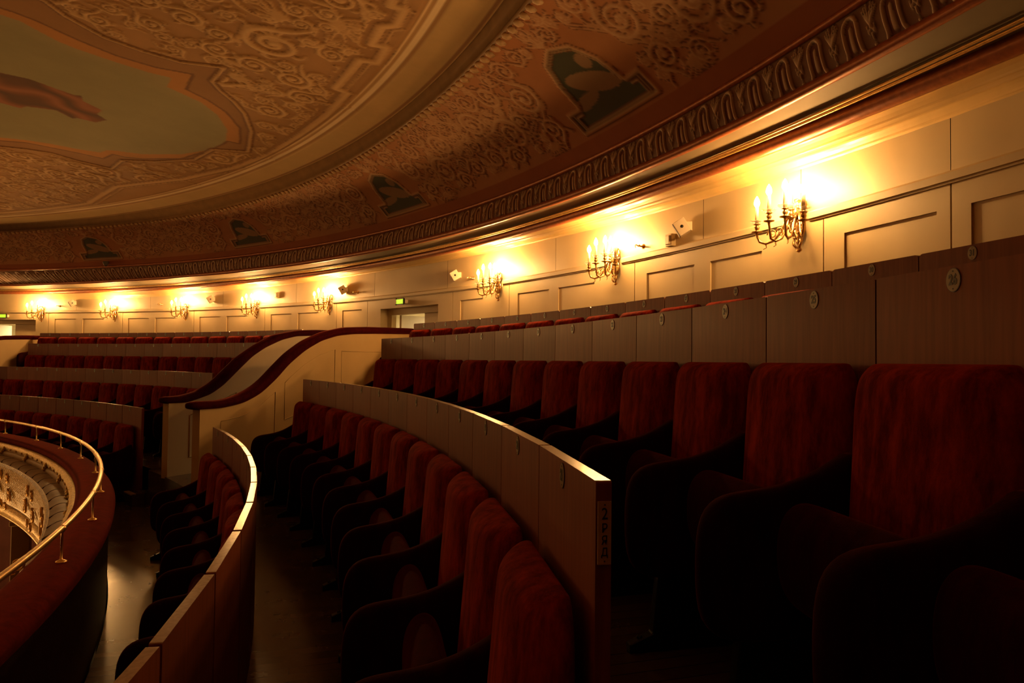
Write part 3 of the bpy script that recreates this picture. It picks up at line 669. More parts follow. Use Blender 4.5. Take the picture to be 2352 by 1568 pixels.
    for c0, w_, col in ((.345, .018, (.42, .24, .10)), (.385, .022, (.86, .68, .42)), (.425, .018, (.50, .30, .13)), (.455, .012, (.80, .60, .34)), (.49, .016, (.40, .22, .09)), (.03, .02, (.34, .18, .08))):
        q = np.abs(rim - c0) < w_; Cc[q] = col
    Z = z6 + HD * (1 - S ** 2) - Hs * .014 + .012 * ((rim > .33) & (rim < .50)) + ZO
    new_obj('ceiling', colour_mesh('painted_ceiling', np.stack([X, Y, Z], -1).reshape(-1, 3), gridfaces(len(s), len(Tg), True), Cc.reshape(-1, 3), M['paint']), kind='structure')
ceiling()

# ------------------------------------------------------------------ theatre seats
def back_mesh():
    n, m = 18, 16; V = []; H0, H1 = .36, .955; half = .262
    def w(v):
        x = np.clip((v - .74) / .26, 0, 1); return half * (1 - .15 * x ** 3) * (.97 + .03 * min(v * 4, 1))
    zs = [H0 + (H1 - H0) * (1 - (1 - k / m) ** 1.6) for k in range(m + 1)]
    for side in (1, 0):
        for z in zs:
            v = (z - H0) / (H1 - H0); th = (.150 - .050 * v)
            topr = min(1, max(0, (H1 - z) / .05)); topf = sqrt(max(0, 1 - (1 - topr) ** 2))
            for i in range(n + 1):
                u = -1 + 2 * i / n; u = math.copysign(abs(u) ** .75, u)
                edge = max(0, 1 - abs(u) ** 2.6) ** .6
                yb = .025
                y = yb + (th * (.25 + .75 * edge * topf) if side else 0)
                x = u * w(v) * (1 - .05 * (1 - topf))
                V.append((x, y, z + (0.0 if side else 0)))
    N = (n + 1) * (m + 1); F = []
    for k in range(m):
        for i in range(n):
            a = k * (n + 1) + i; F.append((a, a + 1, a + n + 2, a + n + 1)); F.append((N + a, N + a + n + 1, N + a + n + 2, N + a + 1))
    for k in range(m):
        for i in (0, n):
            a = k * (n + 1) + i; F.append((a, a + n + 1, N + a + n + 1, N + a))
    for i in range(n):
        a = i; F.append((a, N + a, N + a + 1, a + 1)); a = m * (n + 1) + i; F.append((a, a + 1, N + a + 1, N + a))
    me = mesh('seat_backrest', V, F, M['velvet'], smooth=True)
    b = bmesh.new(); b.from_mesh(me); bmesh.ops.recalc_face_normals(b, faces=b.faces); b.to_mesh(me); b.free(); return me
def arm_mesh():
    top = [(.03, .74), (.10, .715), (.18, .672), (.27, .642), (.36, .626), (.44, .620), (.50, .612), (.545, .592), (.575, .555), (.588, .50), (.590, .42), (.586, .34), (.570, .285), (.53, .25), (.46, .235), (.3, .235), (.12, .26), (.03, .30)]
    top = [(.03 + (y - .03) * .86, z) for y, z in top]
    n = len(top); V = []; cy = sum(p[0] for p in top) / n; cz = sum(p[1] for p in top) / n
    # rounded cross-section: rings inset towards both faces
    rings = [(-.036, .030), (-.033, .012), (-.022, .002), (0, 0), (.022, .002), (.033, .012), (.036, .030)]
    def inset(d):
        out = []
        for i in range(n):
            a = Vector(top[i - 1]); b = Vector(top[i]); c = Vector(top[(i + 1) % n]); t = (c - a).normalized(); nn = Vector((-t.y, t.x))
            if (Vector((cy, cz)) - b).dot(nn) < 0: nn = -nn
            out.append((b.x + nn.x * d, b.y + nn.y * d))
        return out
    for x, d in rings:
        for p in inset(d): V.append((x, p[0], p[1]))
    F = [(r * n + i, r * n + (i + 1) % n, (r + 1) * n + (i + 1) % n, (r + 1) * n + i) for r in range(len(rings) - 1) for i in range(n)]
    F += [tuple(range(n)), tuple((len(rings) - 1) * n + i for i in range(n))[::-1]]
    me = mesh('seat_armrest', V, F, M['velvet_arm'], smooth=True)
    b = bmesh.new(); b.from_mesh(me); bmesh.ops.recalc_face_normals(b, faces=b.faces); b.to_mesh(me); b.free(); return me
def cushion_mesh():
    # tipped-up cushion standing on its rear edge, plump rounded top
    sec = [(.19, .36), (.175, .44), (.18, .54), (.20, .60), (.235, .632), (.28, .628), (.32, .59), (.335, .52), (.33, .43), (.30, .37), (.25, .345)]
    n = len(sec); V = []; xs = [-.225, -.218, -.19, -.1, 0, .1, .19, .218, .225]; cy, cz = .255, .49
    sc = [.80, .92, 1, 1, 1, 1, 1, .92, .80]
    for x, s in zip(xs, sc):
        for y, z in sec: V.append((x, cy + (y - cy) * s * .85, cz - .025 + (z - cz) * s))
    F = [(r * n + i, r * n + (i + 1) % n, (r + 1) * n + (i + 1) % n, (r + 1) * n + i) for r in range(len(xs) - 1) for i in range(n)] + [tuple(range(n)), tuple((len(xs) - 1) * n + i for i in range(n))[::-1]]
    me = mesh('seat_cushion', V, F, M['velvet_seat'], smooth=True)
    b = bmesh.new(); b.from_mesh(me); bmesh.ops.recalc_face_normals(b, faces=b.faces); b.to_mesh(me); b.free(); return me
def leg_mesh(x):
    b = MB(); b.prism([(.10, 0.0), (.50, 0.0), (.50, .03), (.42, .06), (.40, .26), (.20, .28), (.18, .06), (.10, .03)], x - .018, x + .018)
    b.lathe([(.012, .0), (.012, .02), (.006, .024)], (x + .0, .46, .028), 8, 1)
    return bevel_mesh(b.mesh('seat_leg', [M['iron'], M['brass']]), .004, 1)
def refine(me, lv):
    o = bpy.data.objects.new('tmp', me); COL.objects.link(o); m = o.modifiers.new('s', 'SUBSURF'); m.levels = lv; m.render_levels = lv
    dg = bpy.context.evaluated_depsgraph_get(); out = bpy.data.meshes.new_from_object(o.evaluated_get(dg)); out.name = me.name
    bpy.data.objects.remove(o); return smooth(out)
BACK, ARM, CUSH = refine(back_mesh(), 1), refine(arm_mesh(), 1), refine(cushion_mesh(), 2)
LEG = leg_mesh(0)
ORD = ['first', 'second', 'third', 'fourth', 'fifth', 'sixth', 'seventh', 'eighth', 'ninth', 'tenth', 'eleventh', 'twelfth', 'thirteenth', 'fourteenth', 'fifteenth', 'sixteenth', 'seventeenth', 'eighteenth']
ROWN = dict(A='front row', B='second row', C='third row', D='top row')
def seat(kind):
    """kind 1: one armrest on the -x side; kind 2: both; -1: one on the +x side"""
    t = empty('theatre_seat', (0, 0, 0))
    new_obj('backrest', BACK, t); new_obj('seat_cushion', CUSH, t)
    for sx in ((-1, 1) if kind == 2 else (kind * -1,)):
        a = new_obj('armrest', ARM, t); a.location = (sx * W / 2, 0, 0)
        l = new_obj('leg', LEG, t); l.location = (sx * W / 2, 0, 0)
    return t
def dup(root):
    r = root.copy(); COL.objects.link(r)
    for ch in root.children:
        c = ch.copy(); COL.objects.link(c); c.parent = r
        for g in ch.children:
            d = g.copy(); COL.objects.link(d); d.parent = c
    return r
PROTO = {}
def put_seat(kind, x, y, z, rz, label, group):
    if kind not in PROTO: o = PROTO[kind] = seat(kind)
    else: o = dup(PROTO[kind])
    o.location = (x, y, z); o.rotation_euler = (0, 0, rz); o['label'] = label; o['category'] = 'seat'; o['group'] = group
    return o

# number plaques: oval enamel plate with printed digits
FONTC = {}
def text_mesh(s, size, bold=.0):
    c = bpy.data.curves.new('t', 'FONT'); c.body = s; c.size = size; c.align_x = 'CENTER'; c.align_y = 'CENTER'; c.offset = bold; c.extrude = .0004; c.resolution_u = 3
    o = bpy.data.objects.new('t', c); me = bpy.data.meshes.new_from_object(o); bpy.data.objects.remove(o); return me
def plaque_mesh(num):
    b = MB(); n = 24
    for (rx, rz_, y0, y1, mi) in ((.0225, .0285, -.0018, .002, 1), (.0210, .0268, -.0024, .0, 0)):
        b.prism([(rx * cos(2 * pi * k / n), rz_ * sin(2 * pi * k / n)) for k in range(n)], y0, y1, mi, ax=1)
    for sz in (-1, 1): b.prism([(.0018 * cos(2 * pi * k / 8), sz * .0205 + .0018 * sin(2 * pi * k / 8)) for k in range(8)], -.0030, -.002, 2, ax=1)
    t = text_mesh(str(num), .030, .0012)
    V = [(v.co.x * .82, -.0027 - v.co.z, v.co.y * 1.12) for v in t.vertices]; F = [tuple(p.vertices) for p in t.polygons]; b.add(V, F, 2)
    return b.mesh('number_plaque', [M['enamel'], M['dark'], M['black']], recalc=False)

def panel_mesh(w, z0, z1, th, rad):
    """board in local coords: x along the row, y=0 front face to y=th, rounded top corners"""
    pts = [(-w / 2, z0), (w / 2, z0)]
    for k in range(5): a = k * pi / 8; pts.append((w / 2 - rad + rad * cos(a), z1 - rad + rad * sin(a)))
    for k in range(5): a = pi / 2 + k * pi / 8; pts.append((-w / 2 + rad + rad * cos(a), z1 - rad + rad * sin(a)))
    b = MB(); b.prism(pts, 0, th, 0, ax=1); me = b.mesh('partition_panel', [M['wood'], M['woodtop']])
    for p in me.polygons:
        if p.normal.z > .6: p.material_index = 1
    return me
def row(key, Ts, block, num0, numstep, seats=True, arm_first=True, ext_first=0, ext_last=0, end_plate=False):
    """Ts: joint parameters, ordered away from the stair wall"""
    r = R_[key]; fz = FL[key] + ZO; top = TOPZ[key] + ZO; hp = top - fz
    xm, ym = pt(r, Ts[len(Ts) // 2]); root = empty('wooden_partition', (float(xm), float(ym), fz), label='brown veneer partition behind the %s of the %s seat block' % (ROWN[key], block), cat='partition', group='veneer partitions behind the seat rows')
    P = [np.array([float(v) for v in pt(r, t)]) for t in Ts]
    if ext_first: d = P[0] - P[1]; P[0] = P[0] + d / np.hypot(*d) * ext_first
    if ext_last: d = P[-1] - P[-2]; P[-1] = P[-1] + d / np.hypot(*d) * ext_last
    for i in range(len(P) - 1):
        a, b = P[i], P[i + 1]; mid = (a + b) / 2; d = b - a; L = float(np.hypot(*d))
        nx, ny = nrm((Ts[i] + Ts[i + 1]) / 2)
        # local +y outward: x axis = perpendicular
        rz = atan2(ny, nx) - pi / 2
        xa = (cos(rz), sin(rz)); rz_exact = atan2(d[1], d[0])
        if cos(rz_exact - rz) < 0: rz_exact += pi
        p = new_obj('panel', panel_mesh(L - (.015 if key == 'A' else .006), 0, hp, .03, .018 if key == 'D' else .006), root)
        p.location = (mid[0] - xm, mid[1] - ym, 0); p.rotation_euler = (0, 0, rz_exact)
        # plaque centred over the seat
        ma = (np.array([float(v) for v in pt(r, Ts[i])]) + np.array([float(v) for v in pt(r, Ts[i + 1])])) / 2
        off = (ma - mid) @ np.array([cos(rz_exact), sin(rz_exact)])
        q = new_obj('number_plaque', plaque_mesh(num0 + numstep * i), p); q.location = (off, 0, hp - .034)
        if seats:
            kind = 1 if block == 'near' else -1
            if i == 0 and arm_first: kind = 2
            # seat looks inward (-n): local y -> -n, local x -> rotated
            rs = atan2(-ny, -nx) - pi / 2
            put_seat(kind, float(ma[0] - nx * .005), float(ma[1] - ny * .005), fz, rs, 'dark red velvet seat, %s block %s, %s from the cream stair wall' % (block, ROWN[key], ORD[i]), 'velvet seats in the %s of the %s block' % (ROWN[key], block))
    return root, P
def joints(key, n0, n1, block):
    if block == 'near':
        r = R_[key] + (.03 if key == 'A' else 0); return [TofL(T0[key] - i * W, r) for i in range(n0, n1 + 1)]
    r = R_[key] - .1; return [TofL(TL[key] - i * W, r) for i in range(n1, n0 - 1, -1)]
row('A', joints('A', 0, 14, 'near'), 'near', 6, 1)
rb, PB = row('B', joints('B', 0, 12, 'near'), 'near', 10, 1)
row('C', joints('C', 0, 16, 'near'), 'near', 14, 1)
row('D', joints('D', 0, 17, 'near'), 'near', 18, 1)
row('A', joints('A', -4, 7, 'far'), 'far', 5, -1, ext_first=.15) if False else row('A', joints('A', -4, 7, 'far'), 'far', 12, -1, ext_first=.15)
row('B', joints('B', -3, 10, 'far'), 'far', 15, -1, ext_first=.12)
row('C', joints('C', -1, 13, 'far'), 'far', 16, -1)
row('D', joints('D', -2, 12, 'far'), 'far', 17, -1)

# row sign on the free end of the second-row partition
def row_sign():
    P1 = PB[-1]; P0 = PB[-2]; d = (P1 - P0) / np.hypot(*(P1 - P0)); T = joints('B', 12, 12, 'near')[0]; nx, ny = nrm(T)
    z = TOPZ['B'] + ZO
    b = MB(); b.box(-.0125, .0125, -.003, .0, -.057, .057, 0)
    for sz in (-1, 1): b.prism([(.0015 * cos(2 * pi * k / 8), sz * .051 + .0015 * sin(2 * pi * k / 8)) for k in range(8)], -.004, -.003, 1, ax=1)
    for ch, zz, sz in (('2', .034, .026), ('Р', .008, .020), ('Я', -.014, .020), ('Д', -.035, .018)):
        t = text_mesh(ch, sz, .0001); b.add([(v.co.x * .95, -.0035 - v.co.z, v.co.y * 1.15 + zz) for v in t.vertices], [tuple(p.vertices) for p in t.polygons], 1)
    me = b.mesh('row_sign', [M['plate'], M['black']], recalc=False)
    o = new_obj('row_sign', me, label='small cream plate reading 2 РЯД on the end of the second-row partition', cat='sign')
    o.location = (P1[0] + d[0] * .0015 + nx * .015, P1[1] + d[1] * .0015 + ny * .015, z - .093)
    o.rotation_euler = (0, 0, atan2(d[1], d[0]) + pi / 2)
M['plate'] = mat_simple('yellowed_plate', (.50, .34, .14), .4, scale=30, var=.1)
row_sign()

# ------------------------------------------------------------------ cream stair walls with S-curved velvet handrails
NT = [(0, -.437), (.02, -.438), (.068, -.441), (.127, -.407), (.187, -.327), (.23, -.233), (.273, -.10), (.333, .07), (.406, .219), (.496, .338), (.598, .408), (.72, .437), (.992, .468)]
NB = [(0, -.522), (.069, -.523), (.147, -.487), (.209, -.401), (.274, -.238), (.32, -.087), (.392, .084), (.469, .211), (.552, .287), (.642, .323), (.76, .343), (1.0, .375)]
FT = [(0, -.466), (.071, -.462), (.166, -.417), (.266, -.3), (.341, -.148), (.426, .019), (.554, .192), (.674, .324), (.846, .406), (1.0, .43), (1.2, .441)]
FB = [(0, -.549), (.104, -.55), (.233, -.471), (.315, -.36), (.406, -.178), (.501, .012), (.594, .136), (.718, .252), (.83, .312), (.967, .330), (1.2, .345)]
def smooth_tab(tab, q):
    x = np.array([t for t, _ in tab]); y = np.array([z for _, z in tab]); f = np.interp(q, x, y)
    k = np.array([1, 2, 3, 2, 1]) / 9.; fp = np.concatenate([[f[0]] * 2, f, [f[-1]] * 2]); return np.convolve(fp, k, 'valid')
def stair_wall(F, K, top, bot, side, base, label, t1, mould=None, th=.10):
    F = np.array(F); K = np.array(K); d = K - F; Ld = np.hypot(*d); u = d / Ld; nn = np.array([u[1], -u[0]]) * side   # side: away from the visible face
    root = empty('stair_wall', (F[0], F[1], base + ZO), label=label, cat='wall')
    q = np.linspace(0, t1, 90); zt = smooth_tab(top, q); zb = smooth_tab(bot, q)
    b = MB(); V = []
    for t, z in zip(q, zb):
        p = d * t
        for s_ in (0, th): V += [(p[0] + nn[0] * s_, p[1] + nn[1] * s_, 0), (p[0] + nn[0] * s_, p[1] + nn[1] * s_, z + .02 - base)]
    n = len(q); Fc = []
    for i in range(n - 1):
        a = i * 4; c = a + 4; Fc += [(a, c, c + 1, a + 1), (a + 2, a + 3, c + 3, c + 2), (a + 1, c + 1, c + 3, a + 3), (a, a + 2, c + 2, c)]
    Fc += [(0, 1, 3, 2), ((n - 1) * 4, (n - 1) * 4 + 2, (n - 1) * 4 + 3, (n - 1) * 4 + 1)]
    b.add(V, Fc); new_obj('wall_body', b.mesh('wall_body', M['cream']), root)
    # velvet rail
    b = MB(); V = []; m = 14; hw = th / 2 + .035
    qs = np.concatenate([[-.028, -.022, -.010], q]); zt2 = np.concatenate([[zt[0]] * 3, zt]); zb2 = np.concatenate([[zb[0]] * 3, zb]); sc = np.concatenate([[.35, .75, .95], np.ones(len(q))])
    for t, a_, c_, s in zip(qs, zt2, zb2, sc):
        p = d * t + nn * th / 2; zc = (a_ + c_) / 2 - base; hh = (a_ - c_) / 2 * s
        for k in range(m):
            an = 2 * pi * k / m; cx = math.copysign(abs(cos(an)) ** .7, cos(an)); cz = math.copysign(abs(sin(an)) ** .7, sin(an))
            V.append((p[0] + nn[0] * cx * hw * s, p[1] + nn[1] * cx * hw * s, zc + cz * hh))
    n = len(qs); Fc = [(i * m + k, i * m + (k + 1) % m, (i + 1) * m + (k + 1) % m, (i + 1) * m + k) for i in range(n - 1) for k in range(m)] + [tuple(range(m))[::-1], tuple((n - 1) * m + k for k in range(m))]
    b.add(V, Fc); new_obj('velvet_handrail', b.mesh('velvet_handrail', M['velvet_dark'], True), root)
    for line in (mould or []):
        b = MB(); b.tube([(d[0] * t - nn[0] * .002, d[1] * t - nn[1] * .002, z - base) for t, z in line], .0045, 6); new_obj('panel_moulding', b.mesh('panel_moulding', M['cream'], True), root)
    b = MB(); P = [d * t for t in (0, t1)]; V = []
    for p in P:
        for s_ in (-.018, 0.0): V += [(p[0] + nn[0] * s_, p[1] + nn[1] * s_, 0), (p[0] + nn[0] * s_, p[1] + nn[1] * s_, .55)]
    return root
def nb(t): return float(np.interp(t, [a for a, _ in NB], [z for _, z in NB]))
q1 = np.linspace(.070, .27, 10); q2 = np.linspace(.31, .54, 10)
m1 = [(t, nb(t) - .13) for t in q1] + [(.27, -1.0), (.070, -1.0), (.070, nb(.070) - .13)]
m2 = [(t, nb(t) - .16) for t in q2] + [(.54, -.5), (.31, -.7), (.31, nb(.31) - .16)]
m3 = [(.575, .10), (.86, .10), (.86, -.5), (.575, -.5), (.575, .10)]
stair_wall((-3.08, 6.95), (-1.50, 10.40), NT, NB, -1, -1.85, 'cream stair wall nearest the camera with S-curved crimson velvet handrail', 1.02, [m1, m2, m3])
stair_wall((-4.0, 8.2), (-2.9, 10.4), FT, FB, -1, -1.42, 'farther cream stair wall whose velvet handrail rises behind the nearer one', 1.2, [[(.12, -.70), (.4, -.45), (.4, -1.2), (.12, -1.2), (.12, -.70)]])
TE = joints('D', -2, -2, 'far')[0]
_f = [float(v) for v in pt(-1.0, TE + .035)]; _k = [float(v) for v in pt(1.7, TE + .012)]
stair_wall(_f, _k, FT, FB, -1, -1.85, 'distant cream stair wall with velvet rail at the left edge of the photo', 1.3)

# steps up into the far block
def steps():
    for k, (r0, z, lab) in enumerate(((-1.10, -1.70, 'lowest'), (-.79, -1.55, 'middle'), (-.50, -1.40, 'highest'))):
        t0, t1 = .004, joints('A', 7, 7, 'far')[0] - .012
        Ts = np.linspace(t0, t1, 8); r1 = (-.79, -.50, -.30)[k]
        V = []; m = len(Ts)
        for r, zz in ((r0, FL['A']), (r0, z), (r1, z), (r1, FL['A'])):
            X, Y = pt(r, Ts); V += [(float(x), float(y), zz + ZO) for x, y in zip(X, Y)]
        F = [(a * m + j, a * m + j + 1, ((a + 1) % 4) * m + j + 1, ((a + 1) % 4) * m + j) for a in range(4) for j in range(m - 1)] + [(0, m, 2 * m, 3 * m), (m - 1, 2 * m - 1, 3 * m - 1, 4 * m - 1)]
        org = Vector(V[0]); b = MB(); b.add([tuple(Vector(v) - org) for v in V], F)
        root = empty('step', org, label='%s dark wooden step up to the far seat block' % lab, cat='step', group='steps to the far block')
        new_obj('tread', b.mesh('tread', M['floor']), root)
        b = MB(); V = []
        for r, zz in ((r0 - .01, z - .012), (r0 - .01, z + .004), (r0 + .05, z + .004), (r0 + .05, z - .012)):
            X, Y = pt(r, Ts); V += [tuple(Vector((float(x), float(y), zz + ZO)) - org) for x, y in zip(X, Y)]
        b.add(V, F); new_obj('nosing', b.mesh('nosing', M['tread']), root)
steps()

# ------------------------------------------------------------------ front parapet, brass rail and the gilded balcony front below it
def parapet():
    Ts = np.concatenate([np.linspace(-1.1, 1.2, 300), np.linspace(1.2, 3.0, 90)[1:]])
    root = empty('balcony_parapet', (float(pt(-1.9, -.2)[0]), float(pt(-1.9, -.2)[1]), FL['A'] + ZO), label='curved balcony parapet with padded red velvet top and gilded outer front', cat='parapet')
    o = root.location
    def part(name, prof, mat, closed_prof=False, Ts=Ts, parent=root, sm=True):
        if closed_prof: prof = prof + prof[:1]
        V, F, uv = strip(prof, Ts); V = V - np.array([o.x, o.y, o.z]); return new_obj(name, mesh(name, V, F, mat, smooth=sm, uv=uv), parent)
    part('inner_face', [(-1.79, -1.85), (-1.79, -1.10)], M['dark'])
    vp = [(-1.78, -1.20), (-1.752, -1.17), (-1.748, -1.13), (-1.77, -1.098), (-1.82, -1.082), (-1.90, -1.078), (-1.98, -1.083), (-2.015, -1.10), (-2.025, -1.135), (-2.00, -1.17)]
    part('velvet_top', vp, M['velvet_par'], True)
    part('gilded_moulding', [(-2.0, -1.15), (-2.045, -1.155), (-2.07, -1.18), (-2.065, -1.21), (-2.05, -1.235)], M['relief_gold'])
    part('white_roll', [(-2.05 - .018 * sin(k * pi / 6) , -1.235 - .035 * (1 - cos(k * pi / 6)) / 1) for k in range(7)], M['cream'])
    part('brown_ledge', [(-2.04, -1.29), (-2.10, -1.30), (-2.17, -1.315), (-2.205, -1.33)], M['ledge'])
    prof = np.array([(-2.205, -1.33), (-2.225, -1.36), (-2.235, -1.45), (-2.23, -1.56), (-2.205, -1.68), (-2.16, -1.80), (-2.13, -1.86)])
    dl = np.concatenate([[0], np.cumsum(np.hypot(*np.diff(prof, axis=0).T))]); nv, nL = 66, 1500; v = np.linspace(0, dl[-1], nv); pr = np.interp(v, dl, prof[:, 0]); pz = np.interp(v, dl, prof[:, 1])
    Tg = np.linspace(-.55, .85, nL); Xc, Yc = pt(-2.2, Tg); Lg = np.concatenate([[0], np.cumsum(np.hypot(np.diff(Xc), np.diff(Yc)))])
    A = (Lg[None] + v[:, None]) / .078; B_ = (Lg[None] - v[:, None]) / .078
    bar = np.maximum(np.abs(np.cos(pi * A)) ** 10, np.abs(np.cos(pi * B_)) ** 10); boss = np.clip(1 - (np.abs(A - np.round(A - .5) - .5) + np.abs(B_ - np.round(B_ - .5) - .5)) * 3.6, 0, 1)
    Hh = np.maximum(bar * .8, boss) * np.clip(np.minimum(v, dl[-1] - v)[:, None] / .05, 0, 1); X_, Y_ = pt(pr[:, None] - Hh * .014, np.broadcast_to(Tg[None], Hh.shape)); Z_ = np.broadcast_to(pz[:, None], Hh.shape) + ZO
    Cl = np.zeros(Hh.shape + (3,)) + np.array([.50, .40, .25]); Cl = mixc(Cl, bar, (.85, .55, .16)); Cl = mixc(Cl, boss * 1.5, (.95, .66, .22)); Cl = mixc(Cl, ((Hh > .04) & (Hh < .4)) * .85, (.16, .10, .04))
    me = colour_mesh('gilded_lattice', np.stack([X_ - o.x, Y_ - o.y, Z_ - o.z], -1).reshape(-1, 3), gridfaces(nv, nL), Cl.reshape(-1, 3), M['latt']); new_obj('gilded_lattice', me, root)
    part('gilded_relief_band', [(-2.13, -1.86), (-2.165, -1.875), (-2.175, -1.92), (-2.15, -1.96), (-2.17, -1.975), (-2.175, -1.99), (-2.14, -2.01), (-2.10, -2.01)], M['relief_gold'])
    part('underside', [(-2.10, -2.01), (-1.4, -2.08), (-.26, -2.12)], M['dark'])
    # scalloped swags on the ledge and bosses on the moulding
    b = MB()
    for k in range(42):
        t = -.75 + k * .034; P = []
        for j in range(9):
            f = j / 8; x, y = pt(-2.03 - .172 * f, t + .016 * sin(pi * f * .9)); P.append((float(x) - o.x, float(y) - o.y, -1.286 - .038 * f + ZO - o.z))
        b.tube(P, .005, 5)
    new_obj('scallop_seams', b.mesh('scallop_seams', M['dark'], True), root)
    b = MB()
    for k in range(60):
        t = -.7 + k * .021; big = k % 4 == 0
        for j in range(3 if big else 1):
            x, y = pt(-2.07, t + j * .004); s = .026 if big else .014
            b.lathe([(.001, -s), (s * .7, -s * .6), (s, 0), (s * .7, s * .6), (.001, s)], (float(x) - o.x, float(y) - o.y, -1.20 - j * .03 + ZO - o.z), 7)
    new_obj('gilded_bosses', b.mesh('gilded_bosses', M['relief_gold'], True), root)
    # large gilt cartouches on the lattice
    for t0 in (.33, .21, .075, -.05, -.17):
        for sg in (-1, 1):
            for (dt, z0, rr) in ((.014, -1.46, .06), (.024, -1.64, .08), (.010, -1.79, .045)):
                b = MB(); pts = []
                for j in range(26):
                    f = j / 25; a = sg * (f * 9.0) + 1; rad = rr * (1 - f * .85); x, y = pt(-2.25, t0 + sg * dt + rad * cos(a) / 12.); pts.append((float(x) - o.x, float(y) - o.y, z0 + rad * sin(a) + ZO - o.z))
                b.tube(pts, .014, 6); new_obj('gilded_scroll', b.mesh('gilded_scroll', M['gilt'], True), root)
    # brass rail
    root2 = empty('brass_railing', (float(pt(-1.85, -.2)[0]), float(pt(-1.85, -.2)[1]), -1.08 + ZO), label='polished brass guard rail on posts along the red velvet parapet', cat='railing')
    o2 = root2.location; rl = lambda T: -1.86
    b = MB(); X, Y = pt(-1.85, Ts); b.tube([(float(x) - o2.x, float(y) - o2.y, -.905 + ZO - o2.z) for x, y in zip(X, Y)], .0165, 10, cap=True)
    new_obj('rail', b.mesh('rail', M['brass'], True), root2)
    me = None
    for t in [.48, .385, .295, .20, .10, .01, -.08, -.175, -.268, -.36, -.45, -.54, -.63]:
        x, y = pt(-1.85, t)
        if me is None:
            b = MB(); b.lathe([(.028, -.005), (.028, .004), (.012, .010), (.0065, .016), (.0065, .15), (.012, .156), (.012, .162)], (0, 0, 0), 12)
            nx, ny = nrm(t); b.lathe([(.0195, -.012), (.0195, .012)], (0, 0, .173), 14, M=Matrix.Rotation(pi / 2, 4, 'X'))
            me = b.mesh('railing_post', M['brass'], True)
        p = new_obj('post', me, root2); p.location = (float(x) - o2.x, float(y) - o2.y, 0); nx, ny = nrm(t); p.rotation_euler = (0, 0, atan2(ny, nx))
parapet()

def lower_tier():
    # pillar and the dark boxes glimpsed under the balcony front
    x, y = pt(-1.98, .10); b = MB(); b.box(-.10, .10, -.10, .10, -2.4, -.06); b.box(-.12, .12, -.12, .12, -.06, 0)
    o = new_obj('pillar', bevel_mesh(b.mesh('pillar', M['cream']), .008, 1), label='cream square pillar under the gilded balcony front at far left', cat='pillar'); o.location = (float(x), float(y), -2.05 + ZO); o.rotation_euler = (0, 0, .5)
    Ts = np.linspace(-1.1, 3.0, 160)
    new_obj('wall_lower', ringmesh('lower_tier_wall', [(-.2, -2.16), (-.2, -4.6)], Ts, M['lowwall']), kind='structure')
    new_obj('floor.001', ringmesh('lower_tier_floor', [(-2.7, -4.6), (-.2, -4.6)], Ts, M['dark']), kind='structure')
    r2 = empty('lower_parapet', (float(pt(-2.1, .2)[0]), float(pt(-2.1, .2)[1]), -4.6 + ZO), label='dark red velvet-topped parapet of the tier below', cat='parapet'); o = r2.location
    V, F, uv = strip([(-2.42, -4.6), (-2.42, -3.75), (-2.70, -3.75), (-2.70, -4.8)], Ts); new_obj('parapet_body', mesh('parapet_body', V - np.array(o), F, M['dark'], uv=uv), r2)
    V, F, uv = strip([(-2.39, -3.80), (-2.40, -3.73), (-2.56, -3.70), (-2.72, -3.73), (-2.73, -3.80), (-2.39, -3.80)], Ts); new_obj('velvet_top', mesh('velvet_top', V - np.array(o), F, M['velvet'], smooth=True, uv=uv), r2)
M['lowwall'] = mat_simple('dark_red_box_paint', (.16, .05, .035), .7, scale=4, var=.2)
lower_tier()

def rail_hook():
    x, y, z = -2.58, 3.71, -1.10
    b = MB(); b.tube([(.0, .026 * cos(a) , .026 * sin(a)) for a in np.linspace(-2.2, 2.6, 22)], [.004 + .003 * sin(k * pi / 21) for k in range(22)], 8)
    b.lathe([(.02, -.006), (.02, .004), (.006, .012)], (0, -.03, -.04), 10)
    o = new_obj('brass_scroll', b.mesh('brass_scroll', M['brass'], True), label='small curled brass ornament just beyond the railing at lower left', cat='ornament')
    o.location = (x, y, z + ZO); o.rotation_euler = (0, 0, -1.0)
rail_hook()

